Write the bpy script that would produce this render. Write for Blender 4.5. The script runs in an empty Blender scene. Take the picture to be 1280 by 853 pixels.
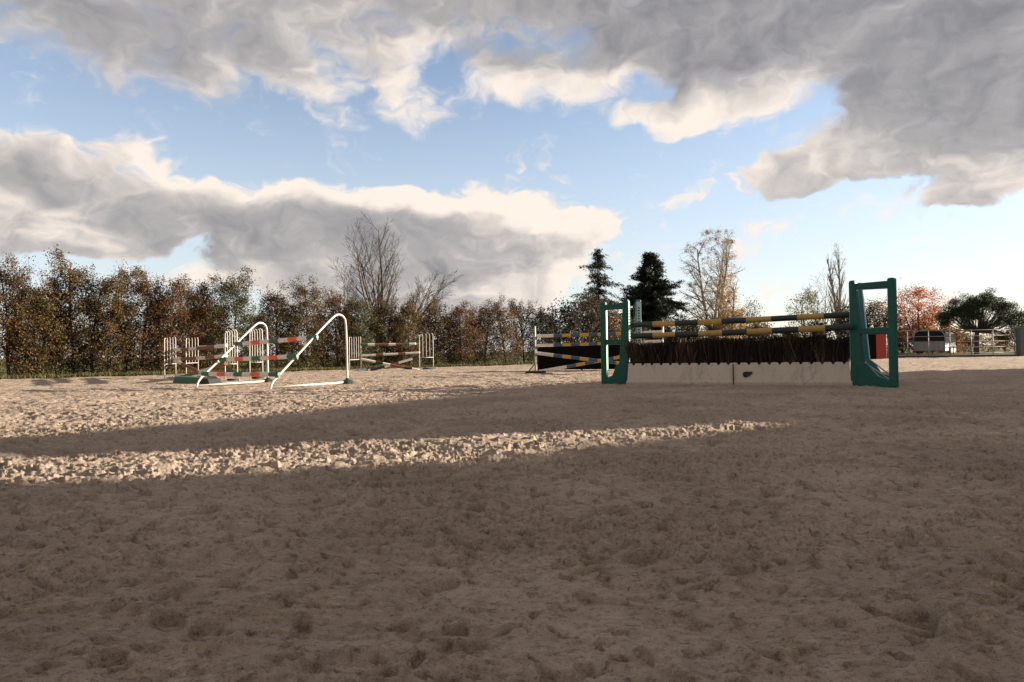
import bpy, math, random
import numpy as np
from mathutils import Vector, Matrix
R = math.radians
rnd = random.Random(7)
sc = bpy.context.scene
col = sc.collection

# ------------------------------------------------------------------ camera
CAMZ, F = 0.65, 853.0
pitch, roll = math.atan(13.5 / F), math.atan(0.0145)
fw = Vector((0, math.cos(pitch), math.sin(pitch)))
r0 = Vector((1, 0, 0)); u0 = r0.cross(fw)
rt = (r0 * math.cos(roll) - u0 * math.sin(roll)).normalized()
up = rt.cross(fw).normalized()
cam_d = bpy.data.cameras.new('camera'); cam = bpy.data.objects.new('camera', cam_d); col.objects.link(cam)
m3 = Matrix((rt, up, -fw)).transposed()
cam.matrix_world = Matrix.Translation((0, 0, CAMZ)) @ m3.to_4x4()
cam_d.lens = 24.0; cam_d.sensor_width = 36.0; cam_d.clip_end = 6000; cam_d.clip_start = 0.05
sc.camera = cam
CAM = Vector((0, 0, CAMZ))
def ray(px, py): return fw + rt * ((px - 640) / F) - up * ((py - 426.5) / F)
def P(px, py, Y):
    d = ray(px, py); return CAM + d * (Y / d.y)
def G(px, py, z=0.0):
    d = ray(px, py); return CAM + d * ((z - CAMZ) / d.z)
def Pp(px, py, A, B):                       # point on the upright plane through ground points A, B
    n = Vector((B.y - A.y, A.x - B.x, 0)); d = ray(px, py)
    return CAM + d * ((A - CAM).dot(n) / d.dot(n))

# ------------------------------------------------------------------ helpers
def tag(o, label=None, cat=None, group=None, kind=None):
    if label: o['label'] = label
    if cat: o['category'] = cat
    if group: o['group'] = group
    if kind: o['kind'] = kind
    return o
def empty(name, loc, label, cat, group=None, rz=0.0):
    o = bpy.data.objects.new(name, None); col.objects.link(o)
    o.location = loc; o.rotation_euler = (0, 0, rz); o.empty_display_size = 0.2
    tag(o, label, cat, group); return o
def mesh_obj(name, me, mats, parent=None):
    for m in (mats if isinstance(mats, (list, tuple)) else [mats]): me.materials.append(m)
    o = bpy.data.objects.new(name, me); col.objects.link(o)
    if parent is not None:
        o.parent = parent; o.matrix_parent_inverse = Matrix.Identity(4)
        # geometry is given in world space: move it into the parent's space
        o.data.transform(world_of(parent).inverted())
    return o
def world_of(o):
    m = Matrix.LocRotScale(o.location, o.rotation_euler, o.scale)
    return world_of(o.parent) @ m if o.parent else m
class MB:
    def __init__(s): s.v = []; s.f = []; s.mi = []; s.sm = []
    def add(s, v, f, mi=0, sm=False):
        b = len(s.v); s.v += [tuple(q) for q in v]
        s.f += [tuple(b + i for i in q) for q in f]; s.mi += [mi] * len(f); s.sm += [sm] * len(f); return s
    def box(s, o, a, b, c, mi=0):
        o, a, b, c = map(Vector, (o, a, b, c))
        v = [o + a * i + b * j + c * k for k in (-1, 1) for j in (-1, 1) for i in (-1, 1)]
        s.add(v, [(0, 2, 3, 1), (4, 5, 7, 6), (0, 1, 5, 4), (2, 6, 7, 3), (0, 4, 6, 2), (1, 3, 7, 5)], mi); return s
    def prism(s, poly, off, mi=0):          # poly: 3D points (planar), off: extrusion vector
        off = Vector(off); n = len(poly); a = [Vector(p) - off * .5 for p in poly]; b = [p + off for p in a]
        s.add(a + b, [tuple(range(n))[::-1], tuple(range(n, 2 * n))] + [(i, (i + 1) % n, n + (i + 1) % n, n + i) for i in range(n)], mi); return s
    def tube(s, pts, r, n=10, mi=0, caps=True):
        pts = [Vector(p) for p in pts]; rs = r if isinstance(r, (list, tuple)) else [r] * len(pts)
        ref = None; rings = []
        for i, p in enumerate(pts):
            t = (pts[min(i + 1, len(pts) - 1)] - pts[max(i - 1, 0)]).normalized()
            if ref is None:
                ref = t.cross(Vector((0, 0, 1)) if abs(t.z) < .9 else Vector((1, 0, 0))).normalized()
            ref = (ref - t * ref.dot(t)).normalized(); b2 = t.cross(ref)
            rings.append([p + (ref * math.cos(6.2831853 * k / n) + b2 * math.sin(6.2831853 * k / n)) * rs[i] for k in range(n)])
        v = [q for ring in rings for q in ring]; m = mi if isinstance(mi, (list, tuple)) else [mi] * (len(pts) - 1)
        b = len(s.v); s.v += [tuple(q) for q in v]
        for i in range(len(pts) - 1):
            for k in range(n):
                s.f.append((b + i * n + k, b + i * n + (k + 1) % n, b + (i + 1) * n + (k + 1) % n, b + (i + 1) * n + k)); s.mi.append(m[i]); s.sm.append(True)
        if caps:
            s.f.append(tuple(b + k for k in range(n))[::-1]); s.mi.append(m[0]); s.sm.append(False)
            s.f.append(tuple(b + (len(pts) - 1) * n + k for k in range(n))); s.mi.append(m[-1]); s.sm.append(False)
        return s
    def build(s, name, mats, parent=None, bevel=0.0):
        me = bpy.data.meshes.new(name); me.from_pydata(s.v, [], s.f)
        me.polygons.foreach_set('material_index', s.mi); me.polygons.foreach_set('use_smooth', s.sm)
        me.update()
        o = mesh_obj(name, me, mats, parent)
        if bevel:
            md = o.modifiers.new('bevel', 'BEVEL'); md.width = bevel; md.segments = 2; md.limit_method = 'ANGLE'
        return o
def quads_mesh(name, V, nv=4, colr=None):
    n = len(V) // nv; me = bpy.data.meshes.new(name)
    me.vertices.add(len(V)); me.vertices.foreach_set('co', np.ascontiguousarray(V, dtype=np.float32).ravel())
    me.loops.add(n * nv); me.loops.foreach_set('vertex_index', np.arange(n * nv, dtype=np.int32))
    me.polygons.add(n); me.polygons.foreach_set('loop_start', np.arange(0, n * nv, nv, dtype=np.int32))
    try: me.polygons.foreach_set('loop_total', np.full(n, nv, dtype=np.int32))
    except Exception: pass
    if colr is not None:
        a = me.attributes.new('tint', 'FLOAT_COLOR', 'POINT')
        c = np.ones((len(V), 4), dtype=np.float32); c[:, :3] = np.repeat(colr, nv, axis=0); a.data.foreach_set('color', c.ravel())
    me.update(calc_edges=True); return me

# ------------------------------------------------------------------ materials
def new_mat(name):
    m = bpy.data.materials.new(name); m.use_nodes = True
    nt = m.node_tree; return m, nt, nt.nodes['Principled BSDF']
def mat(name, c, rough=.6, var=.25, scale=6.0, dirt=None, dirt_amt=.5, bump=.0, spec=.5, metal=0.0):
    m, nt, b = new_mat(name); L = nt.links
    tc = nt.nodes.new('ShaderNodeTexCoord'); n = nt.nodes.new('ShaderNodeTexNoise')
    n.inputs['Scale'].default_value = scale; n.inputs['Detail'].default_value = 6; n.inputs['Roughness'].default_value = .65
    L.new(tc.outputs['Object'], n.inputs['Vector'])
    mx = nt.nodes.new('ShaderNodeMix'); mx.data_type = 'RGBA'
    mx.inputs[6].default_value = tuple(x * (1 - var) for x in c) + (1,); mx.inputs[7].default_value = tuple(min(1, x * (1 + var)) for x in c) + (1,)
    L.new(n.outputs['Fac'], mx.inputs[0]); out = mx.outputs[2]
    if dirt:
        n2 = nt.nodes.new('ShaderNodeTexNoise'); n2.inputs['Scale'].default_value = scale * 1.7; n2.inputs['Detail'].default_value = 9; n2.inputs['Roughness'].default_value = .75
        L.new(tc.outputs['Object'], n2.inputs['Vector'])
        cr = nt.nodes.new('ShaderNodeValToRGB'); cr.color_ramp.elements[0].position = .48; cr.color_ramp.elements[1].position = .68
        L.new(n2.outputs['Fac'], cr.inputs[0])
        ml = nt.nodes.new('ShaderNodeMath'); ml.operation = 'MULTIPLY'; ml.inputs[1].default_value = dirt_amt; L.new(cr.outputs[0], ml.inputs[0])
        m2 = nt.nodes.new('ShaderNodeMix'); m2.data_type = 'RGBA'; m2.inputs[7].default_value = tuple(dirt) + (1,)
        L.new(ml.outputs[0], m2.inputs[0]); L.new(out, m2.inputs[6]); out = m2.outputs[2]
    L.new(out, b.inputs['Base Color'])
    b.inputs['Roughness'].default_value = rough; b.inputs['Specular IOR Level'].default_value = spec; b.inputs['Metallic'].default_value = metal
    if bump:
        bp = nt.nodes.new('ShaderNodeBump'); bp.inputs['Strength'].default_value = bump; bp.inputs['Distance'].default_value = .01
        L.new(n.outputs['Fac'], bp.inputs['Height']); L.new(bp.outputs[0], b.inputs['Normal'])
    return m
def leaf_mat(name, trans=.3):
    m, nt, b = new_mat(name); L = nt.links
    at = nt.nodes.new('ShaderNodeAttribute'); at.attribute_name = 'tint'
    L.new(at.outputs['Color'], b.inputs['Base Color']); b.inputs['Roughness'].default_value = .65; b.inputs['Specular IOR Level'].default_value = .25
    tr = nt.nodes.new('ShaderNodeBsdfTranslucent'); L.new(at.outputs['Color'], tr.inputs['Color'])
    ms = nt.nodes.new('ShaderNodeMixShader'); ms.inputs[0].default_value = trans
    L.new(b.outputs[0], ms.inputs[1]); L.new(tr.outputs[0], ms.inputs[2]); L.new(ms.outputs[0], nt.nodes['Material Output'].inputs['Surface'])
    return m
M = dict(
    leaf=leaf_mat('leaf'), needle=leaf_mat('needle', .12), blade=leaf_mat('grass_blade', .3),
    bark=mat('bark', (.07, .055, .045), .9, .5, 9, bump=.5), bark_pale=mat('birch_bark', (.30, .27, .24), .8, .5, 6),
    twig=mat('twig', (.085, .065, .055), .9, .4, 9),
    green=mat('green_plastic', (.002, .075, .058), .5, .2, 5, dirt=(.06, .08, .06), dirt_amt=.4, bump=.05, spec=.3),
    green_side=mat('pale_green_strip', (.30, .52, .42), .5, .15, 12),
    blue=mat('teal_plastic', (.02, .13, .19), .5, .2, 5, dirt=(.12, .16, .16), dirt_amt=.35, bump=.05),
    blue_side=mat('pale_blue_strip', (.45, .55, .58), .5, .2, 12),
    ink=mat('black_hole', (.01, .012, .012), .8, .1),
    steel=mat('galvanised_steel', (.17, .17, .17), .6, .2, 20, metal=.2),
    rubber=mat('black_rubber', (.02, .02, .02), .8, .3),
    white_tube=mat('white_tube_paint', (.50, .475, .43), .45, .08, 6, dirt=(.35, .28, .2), dirt_amt=.5),
    white=mat('white_paint', (.62, .60, .56), .55, .12, 6, dirt=(.32, .27, .22), dirt_amt=.6),
    ochre=mat('ochre_paint', (.39, .245, .06), .55, .2, 14, dirt=(.15, .10, .05), dirt_amt=.55, bump=.1),
    dark=mat('dark_green_black_paint', (.010, .019, .018), .6, .3, 14, dirt=(.07, .07, .06), dirt_amt=.35, bump=.1),
    red=mat('red_paint', (.70, .085, .03), .55, .15, 12, dirt=(.3, .14, .1), dirt_amt=.4),
    pgreen=mat('green_paint', (.015, .095, .05), .55, .2, 12, dirt=(.1, .12, .09), dirt_amt=.4),
    pwhite=mat('pole_white_paint', (.64, .60, .54), .6, .15, 12, dirt=(.28, .22, .17), dirt_amt=.6),
    pblue=mat('pole_blue_paint', (.028, .07, .14), .55, .2, 12, dirt=(.12, .13, .15), dirt_amt=.4),
    yellow=mat('pole_yellow_paint', (.45, .28, .04), .55, .15, 12, dirt=(.25, .18, .08), dirt_amt=.4),
    rust=mat('rust_brown_paint', (.19, .06, .028), .65, .3, 12, dirt=(.06, .04, .03), dirt_amt=.6),
    container=mat('red_cabinet_paint', (.30, .022, .015), .5, .15, 4, dirt=(.12, .03, .02), dirt_amt=.4),
    bristle=leaf_mat('brush_bristle', .05),
    black_cloth=mat('black_cloth', (.008, .007, .006), 1.0, .3, 8, spec=.05),
    trailer=mat('trailer_panel', (.24, .245, .27), .45, .1, 3, dirt=(.2, .2, .2), dirt_amt=.4),
    trailer_dark=mat('trailer_tarpaulin', (.008, .010, .011), .95, .3, 3),
    wall=mat('stable_render', (.42, .38, .32), .9, .2, 2), tile=mat('stable_roof', (.2, .09, .06), .85, .3, 5), wood=mat('stable_wood', (.12, .08, .05), .8, .3, 5),
    kerb=mat('dark_timber', (.045, .038, .032), .85, .3, 6),
)

# ------------------------------------------------------------------ light
SUN_A, SUN_E = R(75), R(12.5)
sdir = Vector((math.cos(SUN_E) * math.sin(SUN_A), math.cos(SUN_E) * math.cos(SUN_A), math.sin(SUN_E)))
ld = bpy.data.lights.new('sun', 'SUN'); ld.energy = 4.0; ld.angle = R(.53); ld.color = (1.0, .87, .70)
lo = bpy.data.objects.new('sun', ld); col.objects.link(lo); lo.rotation_euler = sdir.to_track_quat('Z', 'Y').to_euler(); lo.location = (30, 10, 20)
sc.view_settings.view_transform = 'Standard'; sc.view_settings.look = 'None'; sc.view_settings.gamma = 1.0; sc.view_settings.use_curve_mapping = False
sc.view_settings.exposure = 2.05

# ------------------------------------------------------------------ sky with clouds (all in azimuth / elevation degrees)
def azel(px, py):
    d = ray(px, py).normalized(); return (math.degrees(math.atan2(d.x, d.y)), math.degrees(math.asin(d.z)))
class NT:
    def __init__(s, nt): s.nt = nt
    def n(s, t, **kw):
        q = s.nt.nodes.new(t)
        for k, v in kw.items(): setattr(q, k, v)
        return q
    def set(s, sock, v):
        if hasattr(v, 'is_linked') or hasattr(v, 'links'): s.nt.links.new(v, sock)
        else: sock.default_value = v
    def m(s, op, a, b=0.0, c=None, clamp=False):
        q = s.n('ShaderNodeMath', operation=op); q.use_clamp = clamp; s.set(q.inputs[0], a); s.set(q.inputs[1], b)
        if c is not None: s.set(q.inputs[2], c)
        return q.outputs[0]
    def v(s, op, a, b=(0, 0, 0), out=0):
        q = s.n('ShaderNodeVectorMath', operation=op); s.set(q.inputs[0], a)
        if op == 'SCALE': s.set(q.inputs['Scale'], b)
        else: s.set(q.inputs[1], b)
        return q.outputs['Value'] if out else q.outputs[0]
    def noise(s, v, scale, detail, rough=.55, out='Fac', lac=2.0):
        q = s.n('ShaderNodeTexNoise'); s.set(q.inputs['Vector'], v); q.inputs['Scale'].default_value = scale
        q.inputs['Detail'].default_value = detail; q.inputs['Roughness'].default_value = rough; q.inputs['Lacunarity'].default_value = lac; return q.outputs[out]
    def ss(s, x, a, b):
        q = s.n('ShaderNodeMapRange', interpolation_type='SMOOTHSTEP'); s.set(q.inputs[0], x); q.inputs[1].default_value = a; q.inputs[2].default_value = b; return q.outputs[0]
    def mix(s, f, a, b):
        q = s.n('ShaderNodeMix', data_type='RGBA'); s.set(q.inputs[0], f); s.set(q.inputs[6], a); s.set(q.inputs[7], b); return q.outputs[2]
# px, py, rx, ry, weight, tilt(deg, + = right end up)
BLOBS = [
 (60, -60, 420, 140, 1.2, -4), (560, -50, 420, 115, 1.3, 0), (1130, -60, 480, 185, 1.5, -6), (900, -20, 260, 110, 1.0, -4),
 (1280, 130, 230, 130, 1.5, -12), (190, 75, 120, 50, .45, -10), (385, 105, 100, 44, .85, -28), (515, 130, 62, 40, .8, -18), (470, 75, 75, 40, .7, 0),
 (630, 95, 60, 36, .8, 8), (735, 95, 120, 48, .9, 6), (792, 145, 42, 20, .8, 8), (920, 105, 140, 55, 1.0, 12), (860, 140, 60, 26, .6, 10),
 (1080, 165, 105, 58, 1.2, 16), (1010, 212, 98, 34, 1.15, 4), (1180, 178, 130, 52, 1.1, -8), (1235, 238, 85, 30, 1.1, 4),
 (60, 235, 210, 70, 1.25, -12), (110, 285, 140, 42, 1.25, 2), (180, 200, 60, 28, .7, -20), (-30, 280, 150, 60, 1.2, 0),
 (300, 265, 150, 55, 1.1, 0), (300, 305, 42, 18, .9, -12), (440, 285, 170, 66, 1.25, 3), (540, 300, 190, 82, 1.3, 0), (650, 300, 105, 66, 1.3, -4),
 (725, 285, 78, 28, 1.2, 8), (645, 350, 82, 55, 1.2, 0), (380, 345, 210, 34, .8, 0), (500, 370, 180, 40, .9, 0),
 (850, 250, 70, 12, .3, 12), (960, 290, 90, 26, .35, 20), (1240, 290, 60, 14, .4, 10), (1140, 304, 36, 8, .45, 0), (420, 500, 380, 90, .5, 0),
]
GREY = [(1000, -40, 600, 110, .45, 0), (1150, 20, 420, 150, 1.0, -8), (1270, 140, 190, 70, .8, -12), (100, 20, 420, 110, 1.0, -6), (600, 0, 420, 90, .8, 0), (60, 222, 230, 50, .85, -10),
 (340, 285, 200, 52, .85, 0), (520, 320, 160, 60, .7, 0), (1150, 190, 100, 24, .35, -6), (860, 60, 200, 60, .6, 0), (170, 90, 160, 60, .7, -10)]
world = bpy.data.worlds.new('World'); sc.world = world; world.use_nodes = True
wn = world.node_tree; wn.nodes.clear(); W = NT(wn)
def blob_sum(W, p, blobs):
    s = None
    for (px, py, rx, ry, w, t) in blobs:
        a, e = azel(px, py); q = W.v('SUBTRACT', p, (a, e, 0))
        if t:
            vr = W.n('ShaderNodeVectorRotate', rotation_type='Z_AXIS'); W.set(vr.inputs['Vector'], q); vr.inputs['Angle'].default_value = -R(t); q = vr.outputs[0]
        k = 14.9 * math.cos(R(min(abs(a), 38))) ** -1.2
        q = W.v('MULTIPLY', q, (k / rx, k / ry, 0)); l = W.v('DOT_PRODUCT', q, q, 1)
        c = W.m('MULTIPLY', W.m('SUBTRACT', 1.0, l, clamp=True), w)
        s = c if s is None else W.m('ADD', s, c)
    return s
tc = W.n('ShaderNodeTexCoord'); sx = W.n('ShaderNodeSeparateXYZ'); wn.links.new(tc.outputs['Generated'], sx.inputs[0])
DEG = 57.29578
az = W.m('MULTIPLY', W.m('ARCTAN2', sx.outputs[0], sx.outputs[1]), DEG)
el = W.m('MULTIPLY', W.m('ARCSINE', sx.outputs[2]), DEG)
cb = W.n('ShaderNodeCombineXYZ'); wn.links.new(az, cb.inputs[0]); wn.links.new(el, cb.inputs[1]); pp = cb.outputs[0]
def n2d(v, scale, detail, rough=.55, out='Fac', off=0.0):
    q = W.n('ShaderNodeTexNoise'); q.noise_dimensions = '2D'; W.set(q.inputs['Vector'], W.v('ADD', v, (off, off * 1.7, 0)) if off else v); q.inputs['Scale'].default_value = scale
    q.inputs['Detail'].default_value = detail; q.inputs['Roughness'].default_value = rough; return q.outputs[out]
ps = W.v('MULTIPLY', pp, (1.0, 1.5, 1.0))
def warp(v, scale, detail, amp, off): 
    c_ = n2d(v, scale, detail, .55, 'Color', off); return W.v('MULTIPLY', W.v('SUBTRACT', c_, (.5, .5, .5)), (amp, amp * .7, 0))
w1 = warp(ps, .16, 1, 3.6, 3.0); w2 = warp(ps, .5, 1, 1.0, 11.0)
wsum = W.v('ADD', w1, w2); pw = W.v('ADD', pp, wsum)
def bil(v, scale, det, off):                       # rounded cauliflower bumps
    return W.m('ABSOLUTE', W.m('SUBTRACT', n2d(v, scale, det, .5, 'Fac', off), .5))
def puffs(q): return W.m('SUBTRACT', W.m('ADD', W.m('MULTIPLY', bil(q, .34, 1, 57.0), 2.0), W.m('MULTIPLY', bil(q, .95, 2, 91.0), 1.1)), .34)
def soft_d(p_, q): return W.m('ADD', W.m('MINIMUM', blob_sum(W, p_, BLOBS), 1.6), W.m('MULTIPLY', W.m('SUBTRACT', n2d(q, .20, 3, .46, 'Fac', 31.0), .5), 1.3))
offv = W.n('ShaderNodeCombineXYZ'); offv.inputs[0].default_value = 1.7
W.set(offv.inputs[1], W.m('SUBTRACT', 1.2, W.m('MULTIPLY', W.ss(el, 11.0, 19.0), 2.2)))
q0 = W.v('ADD', W.v('MULTIPLY', pw, (1.0, 1.35, 1.0)), w2)
p1 = W.v('ADD', pw, offv.outputs[0]); q1 = W.v('ADD', q0, W.v('MULTIPLY', offv.outputs[0], (1.0, 1.35, 1.0)))
q2 = W.v('ADD', q0, W.v('MULTIPLY', offv.outputs[0], (.36, .5, .4)))
pf0 = puffs(q0); pf2 = puffs(q2)
D0s = soft_d(pw, q0); D1s = soft_d(p1, q1)
fine = W.m('SUBTRACT', n2d(q0, .9, 5, .55, 'Fac', 131.0), .5)
pamp = W.m('SUBTRACT', .62, W.m('MULTIPLY', W.ss(el, 12.0, 24.0), .30))
Dh = W.m('ADD', W.m('ADD', D0s, W.m('MULTIPLY', pf0, pamp)), W.m('MULTIPLY', fine, .42))
high = W.ss(el, 32.0, 50.0)  # unseen overhead cloud, added to shape the fill light
behind = W.m('MULTIPLY', W.ss(W.m('ABSOLUTE', az), 62.0, 90.0), W.m('MULTIPLY', W.ss(el, 4.0, 10.0), W.ss(W.v('DISTANCE', pp, (75, 12.5, 0), 1), 6.0, 16.0)))  # unseen cloud behind the camera, added to darken camera-facing slopes
D0 = W.m('ADD', Dh, W.m('ADD', W.m('MULTIPLY', high, .9), W.m('MULTIPLY', behind, 1.1)))
lowc = W.ss(el, 20.0, 12.0)
mr = W.n('ShaderNodeMapRange', interpolation_type='SMOOTHSTEP'); W.set(mr.inputs[0], D0); mr.inputs[1].default_value = .08; W.set(mr.inputs[2], W.m('SUBTRACT', 1.0, W.m('MULTIPLY', lowc, .40)))
alpha = mr.outputs[0]
thin = W.m('SUBTRACT', 1.0, W.ss(D0, .35, 1.30))
thick = W.ss(D0, .6, 2.0)
grey = W.m('MINIMUM', blob_sum(W, pw, GREY), 1.0)
lit = W.m('ADD', W.m('MULTIPLY', W.m('SUBTRACT', D0s, D1s), .52), W.m('ADD', W.m('MULTIPLY', W.m('SUBTRACT', pf0, pf2), .26), W.m('MULTIPLY', fine, .10)))
litv = W.m('SUBTRACT', W.m('ADD', W.m('ADD', .64, lit), W.m('MULTIPLY', thin, .34)), W.m('ADD', W.m('MULTIPLY', grey, .62), W.m('MULTIPLY', thick, .10)))
CS = 0.268   # radiance scale of the clouds
def cc(r, g_, b): return (r * CS, g_ * CS, b * CS, 1)
c1 = W.mix(W.ss(litv, -.55, .55), cc(.20, .198, .212), cc(.455, .430, .425))
c2 = W.mix(W.ss(litv, .20, 1.05), c1, cc(.93, .82, .725))
# warmer / brighter towards the sun side
sky = W.n('ShaderNodeTexSky', sky_type='NISHITA'); sky.sun_disc = False; sky.sun_elevation = SUN_E; sky.sun_rotation = SUN_A
sky.altitude = 100; sky.air_density = 1.0; sky.dust_density = .4; sky.ozone_density = 2.2
skc = W.v('SCALE', sky.outputs[0], 1.0)
ms = W.v('MULTIPLY', W.v('SCALE', skc, .056), (1.14, 1.0, .97))
ms = W.mix(W.m('MULTIPLY', W.ss(el, 30.0, -2.0), .70), ms, cc(.74, .78, .82))
c2 = W.v('SCALE', c2, W.m('SUBTRACT', 1.0, W.m('MAXIMUM', W.m('MULTIPLY', high, .38), W.m('MULTIPLY', behind, .35))))  # unseen clouds dimmed for stronger relief contrast on the sand
fin = W.mix(W.m('MULTIPLY', alpha, .97), ms, c2)
bg = W.n('ShaderNodeBackground'); wn.links.new(fin, bg.inputs[0]); bg.inputs[1].default_value = 1.0
wo = W.n('ShaderNodeOutputWorld'); wn.links.new(bg.outputs[0], wo.inputs[0])
try: world.cycles.sampling_method = 'MANUAL'; world.cycles.sample_map_resolution = 512
except Exception: pass

# ------------------------------------------------------------------ sand
def hsh(i, j, s):
    h = (i.astype(np.int64) * 374761393 + j.astype(np.int64) * 668265263 + s * 974634777) & 0xffffffff
    h = ((h ^ (h >> 13)) * 1274126177) & 0xffffffff
    return ((h ^ (h >> 16)) & 0xffffff).astype(np.float32) / float(0xffffff)
def perlin(x, y, s):
    xi = np.floor(x); yi = np.floor(y); fx = (x - xi).astype(np.float32); fy = (y - yi).astype(np.float32)
    u = fx * fx * fx * (fx * (fx * 6 - 15) + 10); v = fy * fy * fy * (fy * (fy * 6 - 15) + 10)
    def gr(dx, dy):
        a = hsh(xi + dx, yi + dy, s) * 6.2831853; return np.cos(a) * (fx - dx) + np.sin(a) * (fy - dy)
    a = gr(0, 0); b = gr(1, 0); c = gr(0, 1); d = gr(1, 1)
    return ((a + (b - a) * u) * (1 - v) + (c + (d - c) * u) * v) * 1.4
def dents(x, y, cell, prob, a, b, depth, s):
    out = np.zeros_like(x, dtype=np.float32); ci = np.floor(x / cell); cj = np.floor(y / cell)
    for di in (-1, 0, 1):
        for dj in (-1, 0, 1):
            i = ci + di; j = cj + dj
            on = (hsh(i, j, s) < prob)
            cx = (i + hsh(i, j, s + 1)) * cell; cy = (j + hsh(i, j, s + 2)) * cell
            th = hsh(i, j, s + 3) * 6.2831853; sz = .65 + .6 * hsh(i, j, s + 4)
            dx = x - cx; dy = y - cy; c = np.cos(th); sn = np.sin(th)
            p = (dx * c + dy * sn) / (a * sz); q = (-dx * sn + dy * c) / (b * sz); r = np.sqrt(p * p + q * q)
            inner = np.clip((1 - r) * 4.5, 0, 1); inner = inner * inner * (3 - 2 * inner)
            slope = (.55 + .45 * p)                      # deeper at the toe
            rim = np.exp(-((r - 1.16) / .18) ** 2) * (.35 + .45 * p)
            out += on * sz * depth * (-inner * slope + rim * .55)
    return out
def facets(x, y, cell, slope, s, ax=1.0):
    """smooth tilted patches that meet in sharp little steps: scuffed, trodden sand"""
    ci = np.floor(x / cell); cj = np.floor(y / cell); ws = np.full(x.shape, 1e-12, np.float32); out = np.zeros_like(x, dtype=np.float32); tau = (cell * .17) ** 2
    for di in (-1, 0, 1):
        for dj in (-1, 0, 1):
            i = ci + di; j = cj + dj; dx = (x - (i + hsh(i, j, s)) * cell).astype(np.float32); dy = (y - (j + hsh(i, j, s + 1)) * cell).astype(np.float32)
            th = hsh(i, j, s + 2) * 6.2831853; c = np.cos(th); sn = np.sin(th); u = dx * c + dy * sn; v = -dx * sn + dy * c
            d = u * u + v * v * 2.2 + (hsh(i, j, s + 3) * cell * .5) ** 2; w = np.exp(-np.minimum(d / tau, 60)).astype(np.float32)
            t2 = hsh(i, j, s + 4) * 6.2831853; sl = slope * (.3 + hsh(i, j, s + 5)); hh = (dx * np.cos(t2) + dy * np.sin(t2)) * sl - (dx * dx + dy * dy) / cell * slope * .4
            out += w * hh; ws += w
    return out / ws
def sand_h(x, y, far):
    wx = x + .03 * perlin(x * 6, y * 6, 50) + .007 * perlin(x * 30, y * 30, 51); wy = y + .03 * perlin(x * 6, y * 6, 52) + .007 * perlin(x * 30, y * 30, 53)
    wx = x + .035 * perlin(x * 5, y * 5, 50) + .011 * perlin(x * 19, y * 19, 51); wy = y + .035 * perlin(x * 5, y * 5, 52) + .011 * perlin(x * 19, y * 19, 53)
    vx = x + .018 * perlin(x * 14, y * 14, 54) + .005 * perlin(x * 50, y * 50, 55); vy = y + .018 * perlin(x * 14, y * 14, 56) + .005 * perlin(x * 50, y * 50, 57)
    flat = np.clip(1.25 - far / 26, .45, 1)
    h = .022 * perlin(x * .7, y * .7, 1) + .018 * perlin(wx * 2.1, wy * 2.1, 2) + .010 * perlin(wx * 5, wy * 6, 3)
    rough = np.clip(.60 + 1.3 * perlin(x * .9, y * .9, 9), .25, 1.15)
    near = np.clip((18 - far) / 8, 0, 1)
    k = facets(wx, wy * 1.4, .19, .085, 200) + facets(vx + 5, vy * 1.3, .105, .17, 220) * (.5 + .6 * rough)
    k += near * (facets(vx, vy * 1.2 + 9, .046, .28, 240) * rough * 1.15 + facets(vx, vy + 3, .021, .34, 260) * np.clip(rough * 1.8 - .7, 0, 1.2))
    k += dents(wx, wy, .34, .60, .066, .054, .034, 10)
    k += dents(wx, wy, .20, .70, .046, .034, .030, 20) + near * dents(vx, vy, .105, .75, .028, .019, .018, 30) + near * dents(vx + 3, vy, .06, .6, .016, .011, .010, 35) * rough
    har = np.clip(.2 + 1.6 * perlin(x * .45, y * .45, 14), 0, 1); k += .012 * har * (1 - 2 * np.abs(perlin(x * 1.6 + 3 * perlin(x * .3, y * .3, 15), y * 8, 16)))
    k += near * rough * (.0055 * perlin(x * 40, y * 40, 6) + .0022 * perlin(x * 95, y * 95, 7))
    h = h + k * flat
    return h
rs = [.04, .12, .22, .34]; r = .45
while r < 110:
    rs.append(r)
    if r < .9: r += .012
    elif r < 14: r += min(max(r * r / 443 * .6, .0036), .034)
    else: r += .034 * (r / 14) ** 2
rs = np.array(rs)
dense = np.linspace(-50, 50, 1150); rest = np.concatenate([np.linspace(50.6, 180, 90), np.linspace(-180, -50.6, 90)[1:]])
ang = np.radians(np.sort(np.concatenate([dense, rest[:-1] if abs(rest[89] - 180) < 1e-6 else rest])))
nr, na = len(rs), len(ang)
RR, AA = np.meshgrid(rs, ang, indexing='ij'); X = (RR * np.sin(AA)).ravel(); Y = (RR * np.cos(AA)).ravel()
H = sand_h(X, Y, RR.ravel())
ss_, cs_ = math.sin(SUN_A), math.cos(SUN_A)
U_ = X * ss_ + Y * cs_; V_ = -X * cs_ + Y * ss_
def side(ax, ay, bx, by): return (bx - ax) * (Y - ay) - (by - ay) * (X - ax)      # >0 left of a->b
hA, hB = G(0, 474.5), G(640, 456.5)
wob = .25 * perlin(X * .5, Y * .5, 70) + .12 * perlin(X * 2, Y * 2, 71)
inside = ((side(hA.x, hA.y, hB.x, hB.y) / (hB - hA).length + wob) < 0) & (Y < 39.5 + wob - .03 * X) & (X > -45) & (Y > -25) & ((U_ < 20.5) | (V_ > 14.5)) & (X < 45)
idx = np.arange(nr * na).reshape(nr, na)
nxt = np.roll(idx, -1, axis=1)
q = np.stack([idx[:-1], idx[1:], nxt[1:], nxt[:-1]], axis=-1).reshape(-1, 4)
q = q[inside[q].all(axis=1)]
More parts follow.
